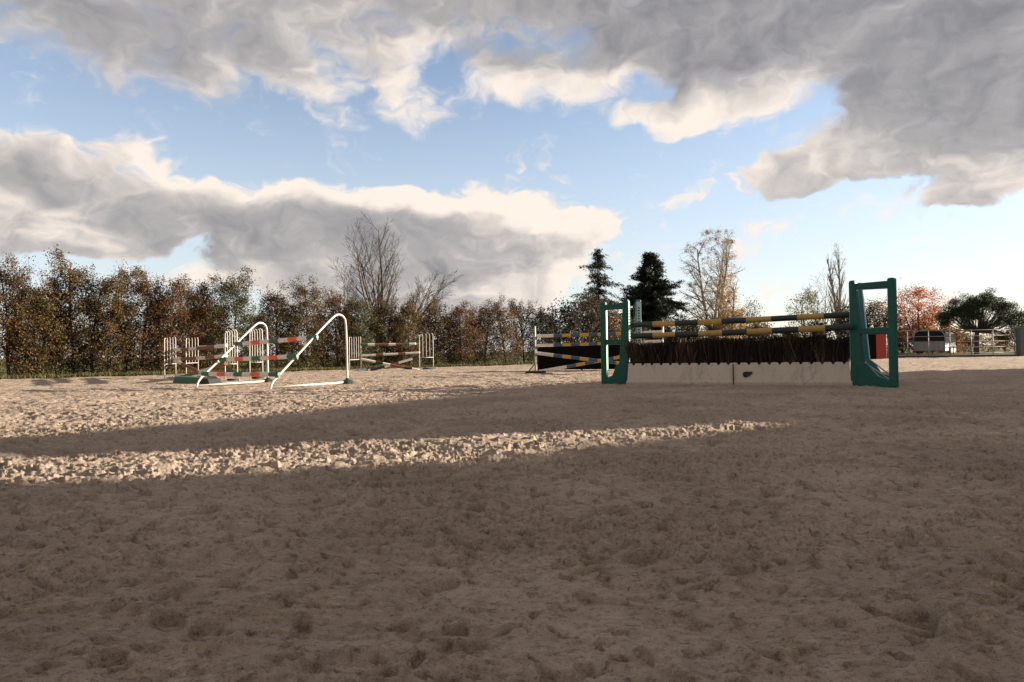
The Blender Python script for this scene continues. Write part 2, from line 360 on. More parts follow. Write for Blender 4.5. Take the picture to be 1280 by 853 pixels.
used = np.zeros(nr * na, bool); used[q.ravel()] = True; remap = np.cumsum(used) - 1
V = np.stack([X, Y, H], axis=-1)[used].astype(np.float32); q = remap[q][:, ::-1].astype(np.int32)
me = bpy.data.meshes.new('sand'); me.vertices.add(len(V)); me.vertices.foreach_set('co', V.ravel())
me.loops.add(q.size); me.loops.foreach_set('vertex_index', q.ravel()); me.polygons.add(len(q)); me.polygons.foreach_set('loop_start', np.arange(0, q.size, 4, dtype=np.int32))
try: me.polygons.foreach_set('loop_total', np.full(len(q), 4, dtype=np.int32))
except Exception: pass
me.polygons.foreach_set('use_smooth', np.ones(len(q), bool)); me.update(calc_edges=True)
m, nt, b = new_mat('riding_sand'); N = NT(nt)
ge = nt.nodes.new('ShaderNodeNewGeometry'); pos = ge.outputs['Position']
n1 = N.noise(pos, .9, 6, .6); n2 = N.noise(pos, 9, 8, .7); n3 = N.noise(pos, 170, 4, .7)
base = N.mix(N.ss(n1, .35, .65), (.325, .252, .198, 1), (.430, .338, .268, 1))
base = N.mix(N.m('MULTIPLY', N.ss(n2, .50, .66), .38), base, (.135, .098, .074, 1))
base = N.mix(N.m('MULTIPLY', N.ss(N.noise(N.v('MULTIPLY', pos, (1, 1.6, 1)), 30, 6, .78), .50, .64), .66), base, (.105, .078, .060, 1))  # damp dark flecks, also painting in the shade of small pits
base = N.mix(N.m('MULTIPLY', N.ss(N.noise(N.v('ADD', N.v('MULTIPLY', pos, (1, 1.8, 1)), (9, 4, 0)), 22, 6, .75), .53, .66), .55), base, (.50, .40, .30, 1))  # dry pale flecks, also painting in lit crests
base = N.mix(N.m('MULTIPLY', N.ss(N.noise(pos, 3.1, 6, .7), .56, .72), .35), base, (.36, .265, .18, 1))
base = N.mix(N.m('MULTIPLY', N.ss(n3, .56, .66), .7), base, (.085, .062, .05, 1))
base = N.mix(N.m('MULTIPLY', N.ss(N.noise(N.v('ADD', pos, (3, 7, 0)), 130, 4, .7), .58, .72), .3), base, (.52, .42, .33, 1))
nt.links.new(base, b.inputs['Base Color']); b.inputs['Roughness'].default_value = .95; b.inputs['Specular IOR Level'].default_value = .15
bp = nt.nodes.new('ShaderNodeBump'); bp.inputs['Strength'].default_value = 1.0; bp.inputs['Distance'].default_value = .012
hh = N.m('ADD', N.m('ADD', N.noise(pos, 60, 5, .72), N.m('MULTIPLY', N.noise(pos, 24, 4, .6), 1.3)), N.m('MULTIPLY', N.noise(pos, 300, 2, .6), .35))
nt.links.new(hh, bp.inputs['Height']); nt.links.new(bp.outputs[0], b.inputs['Normal'])
tag(mesh_obj('sand', me, m), kind='structure')

# outer ground
m, nt, b = new_mat('meadow'); N = NT(nt); ge = nt.nodes.new('ShaderNodeNewGeometry'); pos = ge.outputs['Position']
base = N.mix(N.ss(N.noise(pos, .25, 6, .6), .35, .65), (.055, .065, .022, 1), (.12, .105, .04, 1))
base = N.mix(N.m('MULTIPLY', N.ss(N.noise(pos, 12, 6, .7), .5, .7), .5), base, (.03, .03, .015, 1))
nt.links.new(base, b.inputs['Base Color']); b.inputs['Roughness'].default_value = 1.0; b.inputs['Specular IOR Level'].default_value = .1
mb = MB(); n = 48
ring = [[Vector((math.cos(6.2831853 * k / n) * rr, math.sin(6.2831853 * k / n) * rr, -.12)) for k in range(n)] for rr in (60, 300, 4500)]
vs = [Vector((0, 0, -.12))] + [p for rg in ring for p in rg]
fs = [(0, 1 + k, 1 + (k + 1) % n) for k in range(n)] + [(1 + a * n + k, 1 + (a + 1) * n + k, 1 + (a + 1) * n + (k + 1) % n, 1 + a * n + (k + 1) % n) for a in (0, 1) for k in range(n)]
mb.add(vs, fs); tag(mb.build('ground', m), kind='structure')

# ------------------------------------------------------------------ vegetation
def tubes_mesh(name, segs, n=5):
    S = np.array([[*a, *b, ra, rb] for (a, b, ra, rb) in segs], dtype=np.float64)
    A, B, ra, rb = S[:, :3], S[:, 3:6], S[:, 6:7], S[:, 7:8]
    T = B - A; T /= np.maximum(np.linalg.norm(T, axis=1, keepdims=True), 1e-9)
    ref = np.where(np.abs(T[:, 2:3]) < .9, np.array([[0, 0, 1.]]), np.array([[1., 0, 0]]))
    e1 = np.cross(T, ref); e1 /= np.linalg.norm(e1, axis=1, keepdims=True); e2 = np.cross(T, e1)
    vs = []
    for k in range(n):
        a0, a1 = 6.2831853 * k / n, 6.2831853 * (k + 1) / n
        o0 = e1 * math.cos(a0) + e2 * math.sin(a0); o1 = e1 * math.cos(a1) + e2 * math.sin(a1)
        vs.append(np.stack([A + o0 * ra, A + o1 * ra, B + o1 * rb, B + o0 * rb], axis=1))
    V = np.concatenate(vs, axis=0).reshape(-1, 3)
    me = quads_mesh(name, V); return me
def leaves_mesh(name, C, size, rng, cols, aspect=.6, up_bias=0.0, dirs=None):
    n = len(C); a = rng.normal(size=(n, 3)) if dirs is None else dirs + rng.normal(size=(n, 3)) * .35
    a[:, 2] += up_bias; a /= np.linalg.norm(a, axis=1, keepdims=True)
    b = np.cross(a, rng.normal(size=(n, 3))); b /= np.linalg.norm(b, axis=1, keepdims=True)
    s = (size * (.6 + .8 * rng.random((n, 1)))); w = s * aspect
    V = np.stack([C - a * s * .5, C - a * s * .05 + b * w * .5, C + a * s * .5, C - a * s * .05 - b * w * .5], axis=1).reshape(-1, 3)
    return quads_mesh(name, V, 4, cols)
def pick(rng, n, pal, jitter=.25):
    w = np.array([p[0] for p in pal], float); w /= w.sum(); c = np.array([p[1] for p in pal])
    k = rng.choice(len(pal), size=n, p=w); return np.clip(c[k] * (1 + jitter * rng.normal(size=(n, 1))), .003, .9)
RUST = [(4, (.095, .048, .024)), (3, (.135, .075, .032)), (2.6, (.055, .052, .02)), (1, (.24, .13, .045)), (1, (.12, .03, .02))]
OLIVE = [(3, (.055, .050, .018)), (3, (.095, .070, .022)), (3, (.12, .055, .022)), (1, (.19, .12, .04))]
GREENH = [(5, (.035, .045, .016)), (2, (.08, .08, .025)), (1.2, (.14, .08, .03))]
DARKH = [(5, (.018, .022, .012)), (2, (.045, .028, .015)), (1, (.03, .03, .015))]
def grow(rng, p, d, L, r, lvl, prm, segs, tips):
    """recursive branch; prm[lvl] = (nseg, wander, tropism z, nchild, child length factor, child angle, start frac)"""
    ns, wan, trop, nc, cf, ca, st = prm[lvl]; p = np.array(p, float); d = np.array(d, float); d /= np.linalg.norm(d)
    pts = [p.copy()]; ds = [d.copy()]; step = L / ns
    for i in range(ns):
        d = d + rng.normal(size=3) * wan; d[2] += trop; d /= np.linalg.norm(d)
        q = p + d * step; ra = r * (1 - .75 * i / ns); rb = r * (1 - .75 * (i + 1) / ns)
        segs.append((p, q, ra, rb)); p = q; pts.append(p.copy()); ds.append(d.copy())
    last = lvl + 1 >= len(prm)
    if last: tips.extend([(pts[k], ds[k]) for k in range(1, len(pts))]); return
    for c in range(nc):
        t = st + (1 - st) * (c + rng.random()) / nc; k = min(int(t * ns), ns - 1); f = t * ns - k
        q = pts[k] * (1 - f) + pts[k + 1] * f; dd = ds[k]
        o = np.cross(dd, rng.normal(size=3)); o /= np.linalg.norm(o) + 1e-9
        a = ca * (.75 + .5 * rng.random()); nd = dd * math.cos(a) + o * math.sin(a)
        grow(rng, q, nd, L * cf * (1.15 - .6 * t) * (.8 + .4 * rng.random()), r * (1 - .7 * t) * .55, lvl + 1, prm, segs, tips)
def plant(name, loc, label, cat, segs, leafC=None, leaf=None, group=None, bark='bark', nside=5):
    t = empty(name, loc, label, cat, group)
    if segs: mesh_obj('trunk', tubes_mesh('trunk', segs, nside), M[bark], t)
    if leafC is not None and len(leafC): mesh_obj('crown', leaf, M['leaf'], t)
    return t
hdir = (hB - hA).normalized(); hn = Vector((-hdir.y, hdir.x, 0))
def on_hedge(px, off=.9):
    d = ray(px, 440); A = hA + hn * off; n = Vector((-hdir.y, hdir.x, 0)); t = (A - CAM).dot(n) / d.dot(n); q = CAM + d * t; return Vector((q.x, q.y, -.04))
def hedge_tree(px, top, w, pal, label, seed, nl=9000, off=.9, leafsize=.055, cat='tree', name='hedge_tree', group='autumn trees of the tall hedge'):
    rng = np.random.default_rng(seed); base = on_hedge(px, off); h = (P(px, top, base.y).z - base.z) * .96; w = w * .94
    segs = []; tips = []; b = np.array(base)
    grow(rng, b, (0, 0, 1), h * .97, .055, 0, [(9, .05, .02, 20, .26, 1.0, .06), (4, .12, .10, 5, .5, .8, .2), (3, .15, .05, 0, 0, 0, 0)], segs, tips)
    for k in range(7):                                                     # whippy shoots above the clipped body
        a = rng.random() * 6.28; q = b + np.array([math.cos(a) * w * .3, math.sin(a) * w * .3, h * (.78 + .1 * rng.random())])
        e = q + np.array([rng.normal() * .08, rng.normal() * .08, h * (.10 + .14 * rng.random())]); segs.append((q, e, .008, .003)); tips += [(q * (1 - t) + e * t, None) for t in (.3, .6, .8)]
    nc = 330; cl = np.zeros((nc, 3)); z = rng.random(nc) ** .9
    prof = np.where(z < .1, .55 + 4.0 * z, np.where(z < .62, .95, .95 - (z - .62) ** 1.5 * 1.9)); th = rng.random(nc) * 6.2832; rr = np.sqrt(rng.random(nc)) * .9 + .1
    wob = 1 + .22 * np.sin(th * 3 + seed) + .15 * np.sin(z * 11 + seed)
    cl[:, 0] = b[0] + np.cos(th) * rr * w * .5 * prof * wob; cl[:, 1] = b[1] + np.sin(th) * rr * w * .5 * prof * wob; cl[:, 2] = b[2] + .10 + z * h * .88
    tp = np.array([t[0] for t in tips]); cen = np.concatenate([cl, cl, tp[rng.integers(0, len(tp), 260)]])
    k = rng.integers(0, len(cen), nl); sig = .07 + .05 * rng.random((len(cen), 1))
    C = cen[k] + rng.normal(size=(nl, 3)) * sig[k]; C = C[C[:, 2] > .0]
    clc = pick(rng, len(cen), pal, .1)[k][:len(C)]; cols = np.where(rng.random((len(C), 1)) < .9, clc * (1 + .18 * rng.normal(size=(len(C), 1))), pick(rng, len(C), pal)).clip(.003, .9)
    if pal is RUST or pal is OLIVE:                                        # greener young growth at the foot and on some tops
        mg = (rng.random(len(C)) < .35) & ((C[:, 2] < .5)); cols[mg] = pick(rng, mg.sum(), GREENH)
    return plant(name, base, label, cat, segs, C, leaves_mesh('crown', C, leafsize, rng, cols), group)
HT = [(-45, 330, 2.0, 'RUST', 'rust brown hedge tree cut off by the left edge of the photo'),
 (12, 322, 2.1, 'RUST', 'tall rust brown hedge tree with a pointed top, at the far left'),
 (52, 345, 1.7, 'OLIVE', 'low olive brown hedge tree between two taller ones at the far left'),
 (92, 318, 2.0, 'OLIVE', 'tallest olive green topped hedge tree left of the first jump'),
 (135, 332, 1.8, 'OLIVE', 'yellow olive topped hedge tree, fourth full crown from the left edge'),
 (178, 336, 2.0, 'RUST', 'wide russet hedge tree just left of the grille stands'),
 (222, 348, 1.8, 'RUST', 'russet round topped hedge tree straight behind the leftmost grille stands'),
 (252, 350, 1.5, 'RUST', 'narrow russet hedge tree left of the green crown'),
 (290, 338, 2.2, 'GREENH', 'broad green hedge tree rising behind the triple bar jump'),
 (345, 358, 1.9, 'OLIVE', 'olive brown hedge tree between the two white tube wings'),
 (384, 348, 1.9, 'OLIVE', 'olive hedge tree with a high pointed top behind the right tube wing'),
 (422, 362, 1.8, 'RUST', 'brown hedge tree behind the apex of the right tube wing'),
 (452, 368, 1.7, 'GREENH', 'dark green hedge tree under the bare tree'),
 (482, 372, 1.7, 'OLIVE', 'olive hedge tree just right of the bare tree trunk'),
 (512, 373, 1.7, 'OLIVE', 'tan leaved hedge tree under the leaning bare tree'),
 (545, 374, 1.6, 'OLIVE', 'narrow golden brown hedge tree behind the far jump right stand'),
 (578, 379, 2.0, 'RUST', 'rust hedge tree right of the far jump'),
 (606, 378, 2.0, 'OLIVE', 'olive brown hedge tree in the middle of the photo'),
 (632, 376, 2.0, 'RUST', 'dark rust hedge tree near the end of the hedge'),
 (655, 374, 2.1, 'DARKH', 'nearly black hedge tree left of the blue and yellow jump'),
 (680, 384, 2.1, 'DARKH', 'nearly black hedge tree behind the left post of the blue and yellow jump')]
PAL = dict(RUST=RUST, OLIVE=OLIVE, GREENH=GREENH, DARKH=DARKH)
for i, (px, top, w, pal, lab) in enumerate(HT): hedge_tree(px, top, w, PAL[pal], lab, 100 + i, off=.85 + .35 * (i % 2), nl=17500 if px < 300 else 13500)
HT2 = [(35, 364), (75, 372), (115, 360), (158, 374), (200, 366), (238, 376), (270, 374), (318, 388), (364, 384), (404, 386), (437, 388), (467, 390), (497, 392), (530, 393), (562, 394), (592, 394)]
for i, (px, top) in enumerate(HT2):
    hedge_tree(px, top, 1.5, [RUST, OLIVE, DARKH][i % 3], 'low bushy hedge shrub filling the gap %s' % (
        ['at the far left edge', 'left of the tallest olive tree', 'right of the tallest olive tree', 'left of the wide russet tree', 'left of the leftmost grille stand', 'behind the second grille stand', 'left of the broad green tree', 'right of the broad green tree',
         'left of the high pointed olive tree', 'right of the high pointed olive tree', 'left of the dark green tree', 'right of the dark green tree', 'below the leaning bare tree', 'left of the golden brown tree', 'right of the golden brown tree', 'in the middle of the photo'][i]), 300 + i, nl=9500, off=1.2 + .3 * (i % 2), name='hedge_shrub', cat='shrub', group='low shrubs between the hedge trees')

def depth_top(px, top, Y): q = P(px, top, Y); return Vector((q.x, Y, -.06)), q.z + .06
# bare trees
def bare(px, top, Y, label, seed, lean=(0, 0), stems=7, spread=.32, name='bare_tree', rad=.09, prm=None):
    rng = np.random.default_rng(seed); base, h = depth_top(px, top, Y); segs = []; tips = []; b = np.array(base)
    prm = prm or [(8, .05, .03, 9, .42, .60, .22), (6, .06, .06, 5, .5, .55, .15), (5, .08, .04, 3, .5, .55, .2), (3, .1, .02, 0, 0, 0, 0)]
    b2 = b + np.array([0, 0, h * .18]); segs.append((b, b2, rad * 1.8, rad * 1.4))
    for k in range(stems):
        a = 6.2832 * (k + .5 * rng.random()) / stems; s = spread * (.5 + .8 * rng.random()) * (0 if k == 0 else 1)
        grow(rng, b2, (math.cos(a) * s + lean[0], math.sin(a) * s + lean[1], 1), h * .84 * (1 - .28 * (k > 0) * rng.random() - .2 * s), rad * (1.0 - .3 * s), 0, prm, segs, tips)
    t = empty(name, base, label, 'tree'); k = stems + 1
    big = [s for s in segs if s[2] > rad * .28]; small = [s for s in segs if s[2] <= rad * .28]
    small = [(a, b_, max(ra, .008), max(rb, .005)) for a, b_, ra, rb in small]
    mesh_obj('trunk', tubes_mesh('trunk', big), M['twig'], t); mesh_obj('crown', tubes_mesh('crown', small, 3), M['twig'], t); return t
bare(474, 288, 45, 'tall leafless tree fanning out above the hedge', 5, stems=8, spread=.38)
bare(499, 334, 44, 'leafless tree leaning right beside the tall bare one', 6, lean=(.75, 0), stems=5, spread=.3, rad=.06)
bare(430, 340, 47, 'small leafless tree tips left of the tall bare one', 8, stems=5, spread=.35, rad=.05)
# leafy trees in the distance
def leafy(px, top, Y, wpx, pal, label, seed, nl=5000, leafsize=.12, name='tree', cat='tree', clump=.22, shape='round', bottom=.2, bark='bark', stems=3, spread=.35, nclump=160, fill=1.0, prm=None, twr=.012):
    rng = np.random.default_rng(seed); base, h = depth_top(px, top, Y); W2 = wpx / F * Y * .5; b = np.array(base); segs = []; tips = []
    prm = prm or [(7, .08, .05, 9, .42, .8, .25), (5, .12, .04, 5, .5, .7, .2), (4, .12, .0, 0, 0, 0, 0)]
    for k in range(stems):
        a = 6.2832 * (k + .5 * rng.random()) / stems; s = spread * (k > 0)
        grow(rng, b, (math.cos(a) * s, math.sin(a) * s, 1), h * .86, .03 + h * .014, 0, prm, segs, tips)
    sc_ = []
    for (p, q, ra, rb) in segs:                       # keep the limbs inside the outline
        sc_.append((p, q, max(ra, twr), max(rb, twr * .7)))
    z = bottom + (1 - bottom) * rng.random(nclump * 3); th = rng.random(nclump * 3) * 6.2832; rr = np.sqrt(rng.random(nclump * 3))
    t = (z - bottom) / (1 - bottom)
    prof = {'round': np.sqrt(np.clip(1 - (2 * t - 1) ** 2 * .95, 0, 1)), 'column': np.sqrt(np.clip(np.sin(np.pi * np.clip(t * .93 + .05, 0, 1)), 0, 1)), 'cone': (1 - t) ** .8 + .05, 'low': np.sqrt(np.clip(1 - t * t, 0, 1)) + .02}[shape]
    lump = 1 + .25 * np.sin(th * 3 + seed) * np.sin(t * 7 + seed * .3)
    cl = np.stack([b[0] + np.cos(th) * rr * W2 * prof * lump, b[1] + np.sin(th) * rr * W2 * prof * lump, b[2] + z * h], axis=1)
    cl = cl[rng.random(len(cl)) < .34 * fill + .0]
    tp = np.array([q[0] for q in tips]); 
    ok = (np.hypot(tp[:, 0] - b[0], tp[:, 1] - b[1]) < W2 * 1.1) & (tp[:, 2] < b[2] + h); tp = tp[ok] if ok.any() else tp[:1]
    cen = np.concatenate([cl, tp[rng.integers(0, len(tp), max(20, len(cl)))]]); k = rng.integers(0, len(cen), nl)
    C = cen[k] + rng.normal(size=(nl, 3)) * clump * (.5 + rng.random((len(cen), 1)))[k]; C[:, 2] = np.maximum(C[:, 2], .02)
    cols = np.where(rng.random((nl, 1)) < .5, pick(rng, len(cen), pal, .15)[k], pick(rng, nl, pal))
    keep = [(p, q, ra, rb) for p, q, ra, rb in sc_ if math.hypot(q[0] - b[0], q[1] - b[1]) < W2 * 1.25 and q[2] < b[2] + h * 1.03]
    return plant(name, base, label, cat, keep, C, leaves_mesh('crown', C, leafsize, rng, cols), None, bark)
def conifer(px, top, Y, wpx, pal, label, seed, dense=1.0, droop=-.25):
    rng = np.random.default_rng(seed); base, h = depth_top(px, top, Y); W2 = wpx / F * Y * .5; b = np.array(base); segs = [(b, b + np.array([0, 0, h * .98]), .14, .02)]
    C = []; D = []
    for i in range(int(62 * dense)):
        t = (i + rng.random()) / (62 * dense); z = h * (.10 + .89 * t); n = 6
        L0 = W2 * 1.28 * (min(1, (1 - t) * 1.9) ** .8 * .95 + .07) * (.85 + .3 * rng.random())
        for j in range(n):
            a = rng.random() * 6.2832; L = L0 * (.55 + .55 * rng.random()); d = np.array([math.cos(a), math.sin(a), .25 if t > .6 else .02])
            L *= .6 + .75 * rng.random() ** 2; p = b + np.array([0, 0, min(h * .985, z + h * .035 * rng.normal())]); ns = 6
            for s_ in range(ns):
                q = p + d * L / ns; segs.append((p, q, .022 * (1 - s_ / ns) + .006, .02 * (1 - (s_ + 1) / ns) + .005)); d = d + np.array([0, 0, droop * .35 if s_ < 3 else .09]) + rng.normal(size=3) * .07
                m_ = int(26 * dense * (.5 + L)); tt = rng.random((m_, 1)); cc_ = p * (1 - tt) + q * tt; off = rng.normal(size=(m_, 3)) * np.array([.12, .12, .07]); off[:, 2] -= .10 * rng.random(m_); C.append(cc_ + off); D.append(np.repeat([d * .6 + np.array([0, 0, -.35])], m_, axis=0)); p = q
    C = np.concatenate(C); D = np.concatenate(D); t = empty('conifer', base, label, 'tree'); mesh_obj('trunk', tubes_mesh('trunk', segs), M['bark'], t)
    mesh_obj('crown', leaves_mesh('crown', C, .17, rng, pick(rng, len(C), pal), .28, dirs=D), M['needle'], t); return t
NEED = [(4, (.012, .020, .012)), (2, (.022, .030, .016)), (.6, (.05, .045, .025))]
NEED2 = [(4, (.022, .032, .018)), (2, (.04, .05, .025)), (1, (.07, .055, .03))]
conifer(747, 311, 50, 62, NEED2, 'slim open spruce with sky showing between its drooping branches', 21, .42, -.45)
conifer(813, 317, 48, 63, NEED, 'dark dense spruce right of the slim spruce', 22, 1.15, -.2)
GREY_L = [(3, (.24, .17, .10)), (2, (.30, .20, .09)), (1, (.12, .10, .06))]
GOLD = [(3, (.33, .18, .045)), (2, (.42, .26, .08)), (1, (.20, .10, .03))]
birch_prm = [(10, .05, .04, 22, .30, .75, .14), (6, .08, .02, 7, .5, .7, .2), (6, .08, -.13, 0, 0, 0, 0)]
leafy(890, 288, 54, 68, GREY_L, 'tall nearly leafless birch with grey drooping twigs', 31, nl=19000, leafsize=.065, name='birch_tree', bark='bark_pale', clump=.12, shape='column', stems=3, spread=.16, prm=birch_prm, nclump=160, twr=.011, bottom=.3)
leafy(911, 343, 50, 30, GOLD, 'golden leaved young birch in front of the tall birch', 32, nl=7500, leafsize=.085, name='birch_tree', bark='bark_pale', clump=.16, shape='column', stems=2, spread=.12, nclump=150, bottom=.12)
SAGE = [(3, (.09, .10, .05)), (2, (.15, .13, .06)), (1, (.06, .06, .03))]
leafy(938, 377, 62, 34, SAGE, 'small grey green tree right of the golden birch', 33, nl=1900, leafsize=.13, clump=.25, nclump=60)
WILL = [(3, (.18, .18, .075)), (2, (.24, .22, .11)), (1, (.11, .11, .05))]
leafy(1008, 363, 70, 46, WILL, 'pale yellow green willow left of the poplar', 34, nl=3600, leafsize=.13, clump=.22, name='willow_tree', nclump=100)
bare(1031, 345, 68, 'thin leafless sapling between willow and poplar', 35, stems=3, spread=.28, rad=.05)
pop_prm = [(12, .03, .03, 30, .24, .42, .10), (5, .05, .12, 4, .5, .3, .1), (3, .06, .1, 0, 0, 0, 0)]
leafy(1047, 304, 74, 22, GREY_L, 'tall slender poplar almost bare of leaves', 36, nl=2600, leafsize=.08, name='poplar_tree', bark='bark_pale', shape='column', stems=2, spread=.05, prm=pop_prm, nclump=60, clump=.14, twr=.012)
BRN = [(3, (.05, .035, .02)), (2, (.03, .04, .018)), (1, (.11, .06, .025))]
leafy(1062, 384, 55, 40, BRN, 'dark brown bush below the poplar', 37, nl=5500, leafsize=.11, name='bush', cat='bush', shape='low', bottom=.02)
leafy(1098, 379, 54, 62, BRN, 'dark olive bush behind the right green stand', 38, nl=7000, leafsize=.11, name='bush', cat='bush', shape='low', bottom=.02)
FIRE = [(4, (.58, .17, .03)), (3, (.36, .05, .03)), (2, (.50, .24, .06)), (3, (.16, .09, .035)), (1, (.17, .03, .02))]
leafy(1146, 361, 60, 88, FIRE, 'orange and red cherry tree with spreading twisted limbs', 39, nl=17000, leafsize=.11, name='cherry_tree', stems=6, spread=.9, bottom=.22, clump=.22, nclump=190, fill=1.0)
# umbrella pine
def pine(px, top, Y, wpx, label, seed):
    rng = np.random.default_rng(seed); base, h = depth_top(px, top, Y); W2 = wpx / F * Y * .5; segs = []; C = []; b = np.array(base)
    tb = b + np.array([-.5, 0, 0]); fork = tb + np.array([.05, 0, h * .36]); segs.append((tb, fork, .20, .16))
    for k in range(270):
        a = rng.random() * 6.2832; rr = math.sqrt(rng.random()); x, y = math.cos(a) * rr * W2, math.sin(a) * rr * W2
        zt = h * (.42 + .58 * math.sqrt(max(0, 1 - rr * rr * .9))); z = zt - h * (.0 + .40 * rng.random() * (1 - .5 * rr)) - (x > W2 * .4) * h * .10 * rng.random()
        rg = 1 + .16 * math.sin(3 * a + 1) + .10 * math.sin(7 * a); x *= rg; y *= rg; z += h * .07 * (math.sin(x * 2.1) * math.cos(y * 1.7) + rng.normal() * .4); c = b + np.array([x, y, z]); mid = fork + (c - fork) * .55 + np.array([0, 0, -.25])
        if k % 4 == 0: segs.append((fork, mid, .06, .035)); segs.append((mid, c, .035, .012))
        m_ = 170; v = rng.normal(size=(m_, 3)); v /= np.linalg.norm(v, axis=1, keepdims=True); v *= np.array([.44, .44, .27]) * rng.random((m_, 1)) ** .4; C.append(c + v)
    C = np.concatenate(C); pal = [(4, (.014, .026, .011)), (2, (.026, .040, .016)), (.5, (.06, .07, .028))]
    t = empty('pine_tree', base, label, 'tree'); mesh_obj('trunk', tubes_mesh('trunk', segs, 7), M['bark'], t)
    mesh_obj('crown', leaves_mesh('crown', C, .12, rng, pick(rng, len(C), pal), .3, up_bias=.5), M['needle'], t)
pine(1227, 367, 54, 92, 'wide flat crowned dark pine behind the rail fence', 41)
leafy(1292, 388, 60, 60, NEED2, 'dark tree cut off by the right edge of the photo', 42, nl=6000, leafsize=.13, bottom=.05)
# shrubs between and behind
for i, (px, top, Y, w, pal, lab) in enumerate([
    (706, 384, 37, 46, DARKH, 'dark shrub at the end of the hedge'), (733, 372, 38, 50, BRN, 'tall brown shrub below the slim spruce'), (762, 388, 39, 44, RUST, 'russet shrub behind the left green stand'),
    (792, 404, 44, 44, BRN, 'dark shrub below the dense spruce'), (860, 402, 52, 60, OLIVE, 'olive shrub below the tall birch'), (905, 400, 52, 50, RUST, 'russet shrub below the golden birch'),
    (828, 420, 50, 44, RUST, 'low russet shrub between spruce and birch'), (948, 404, 56, 50, RUST, 'reddish shrub left of the middle of the yellow poles'), (985, 412, 60, 54, OLIVE, 'low olive shrub below the willow'), (1022, 404, 60, 46, BRN, 'brown shrub left of the poplar'),
    (1128, 414, 62, 60, OLIVE, 'olive shrub behind the cherry trunk'), (1186, 409, 62, 34, [(3, (.25, .10, .03)), (2, (.10, .09, .03))], 'orange brown shrub between trailer and pine'), (1205, 418, 66, 70, OLIVE, 'olive shrub left of the pine trunk'), (1255, 416, 68, 80, OLIVE, 'olive shrub right of the pine trunk'), (1165, 420, 66, 50, BRN, 'brown shrub behind the horse trailer')]):
    leafy(px, top, Y, w * 1.15, pal, lab, 400 + i, nl=5000, leafsize=.10 + .001 * (Y - 35), name='shrub', cat='shrub', shape='low', bottom=.01, nclump=150, stems=5, spread=.5, clump=.2)

# grass at the hedge foot and beyond the sand
rng = np.random.default_rng(77); n = 34000
t = rng.random(n) * 46 - 20; off = np.abs(rng.normal(size=n)) * .55 - .12
bx = hA.x + hdir.x * t + hn.x * off; by = hA.y + hdir.y * t + hn.y * off
keepm = perlin(bx * .8, by * .8, 5) + .4 * rng.random(n) > -.12; bx, by = bx[keepm], by[keepm]; n = len(bx)
hgt = .04 + .13 * rng.random(n) * (1 + .8 * perlin(bx * 1.7, by * 1.7, 6)); a = rng.random(n) * 6.28; w = .012 + .012 * rng.random(n)
B0 = np.stack([bx, by, np.full(n, -.03)], 1); dx = np.stack([np.cos(a), np.sin(a), 0 * a], 1) * w[:, None]
tipv = B0 + np.stack([rng.normal(size=n) * .05, rng.normal(size=n) * .05, hgt + .03], 1)
V = np.stack([B0 - dx, B0 + dx, tipv], 1).reshape(-1, 3)
cols = pick(rng, n, [(4, (.06, .075, .022)), (2, (.12, .11, .04)), (2, (.12, .06, .03)), (1, (.20, .20, .07))])
tag(mesh_obj('grass', quads_mesh('grass', V, 3, cols), M['blade']), 'short ragged grass and fallen leaves along the foot of the hedge', 'grass', kind='stuff')

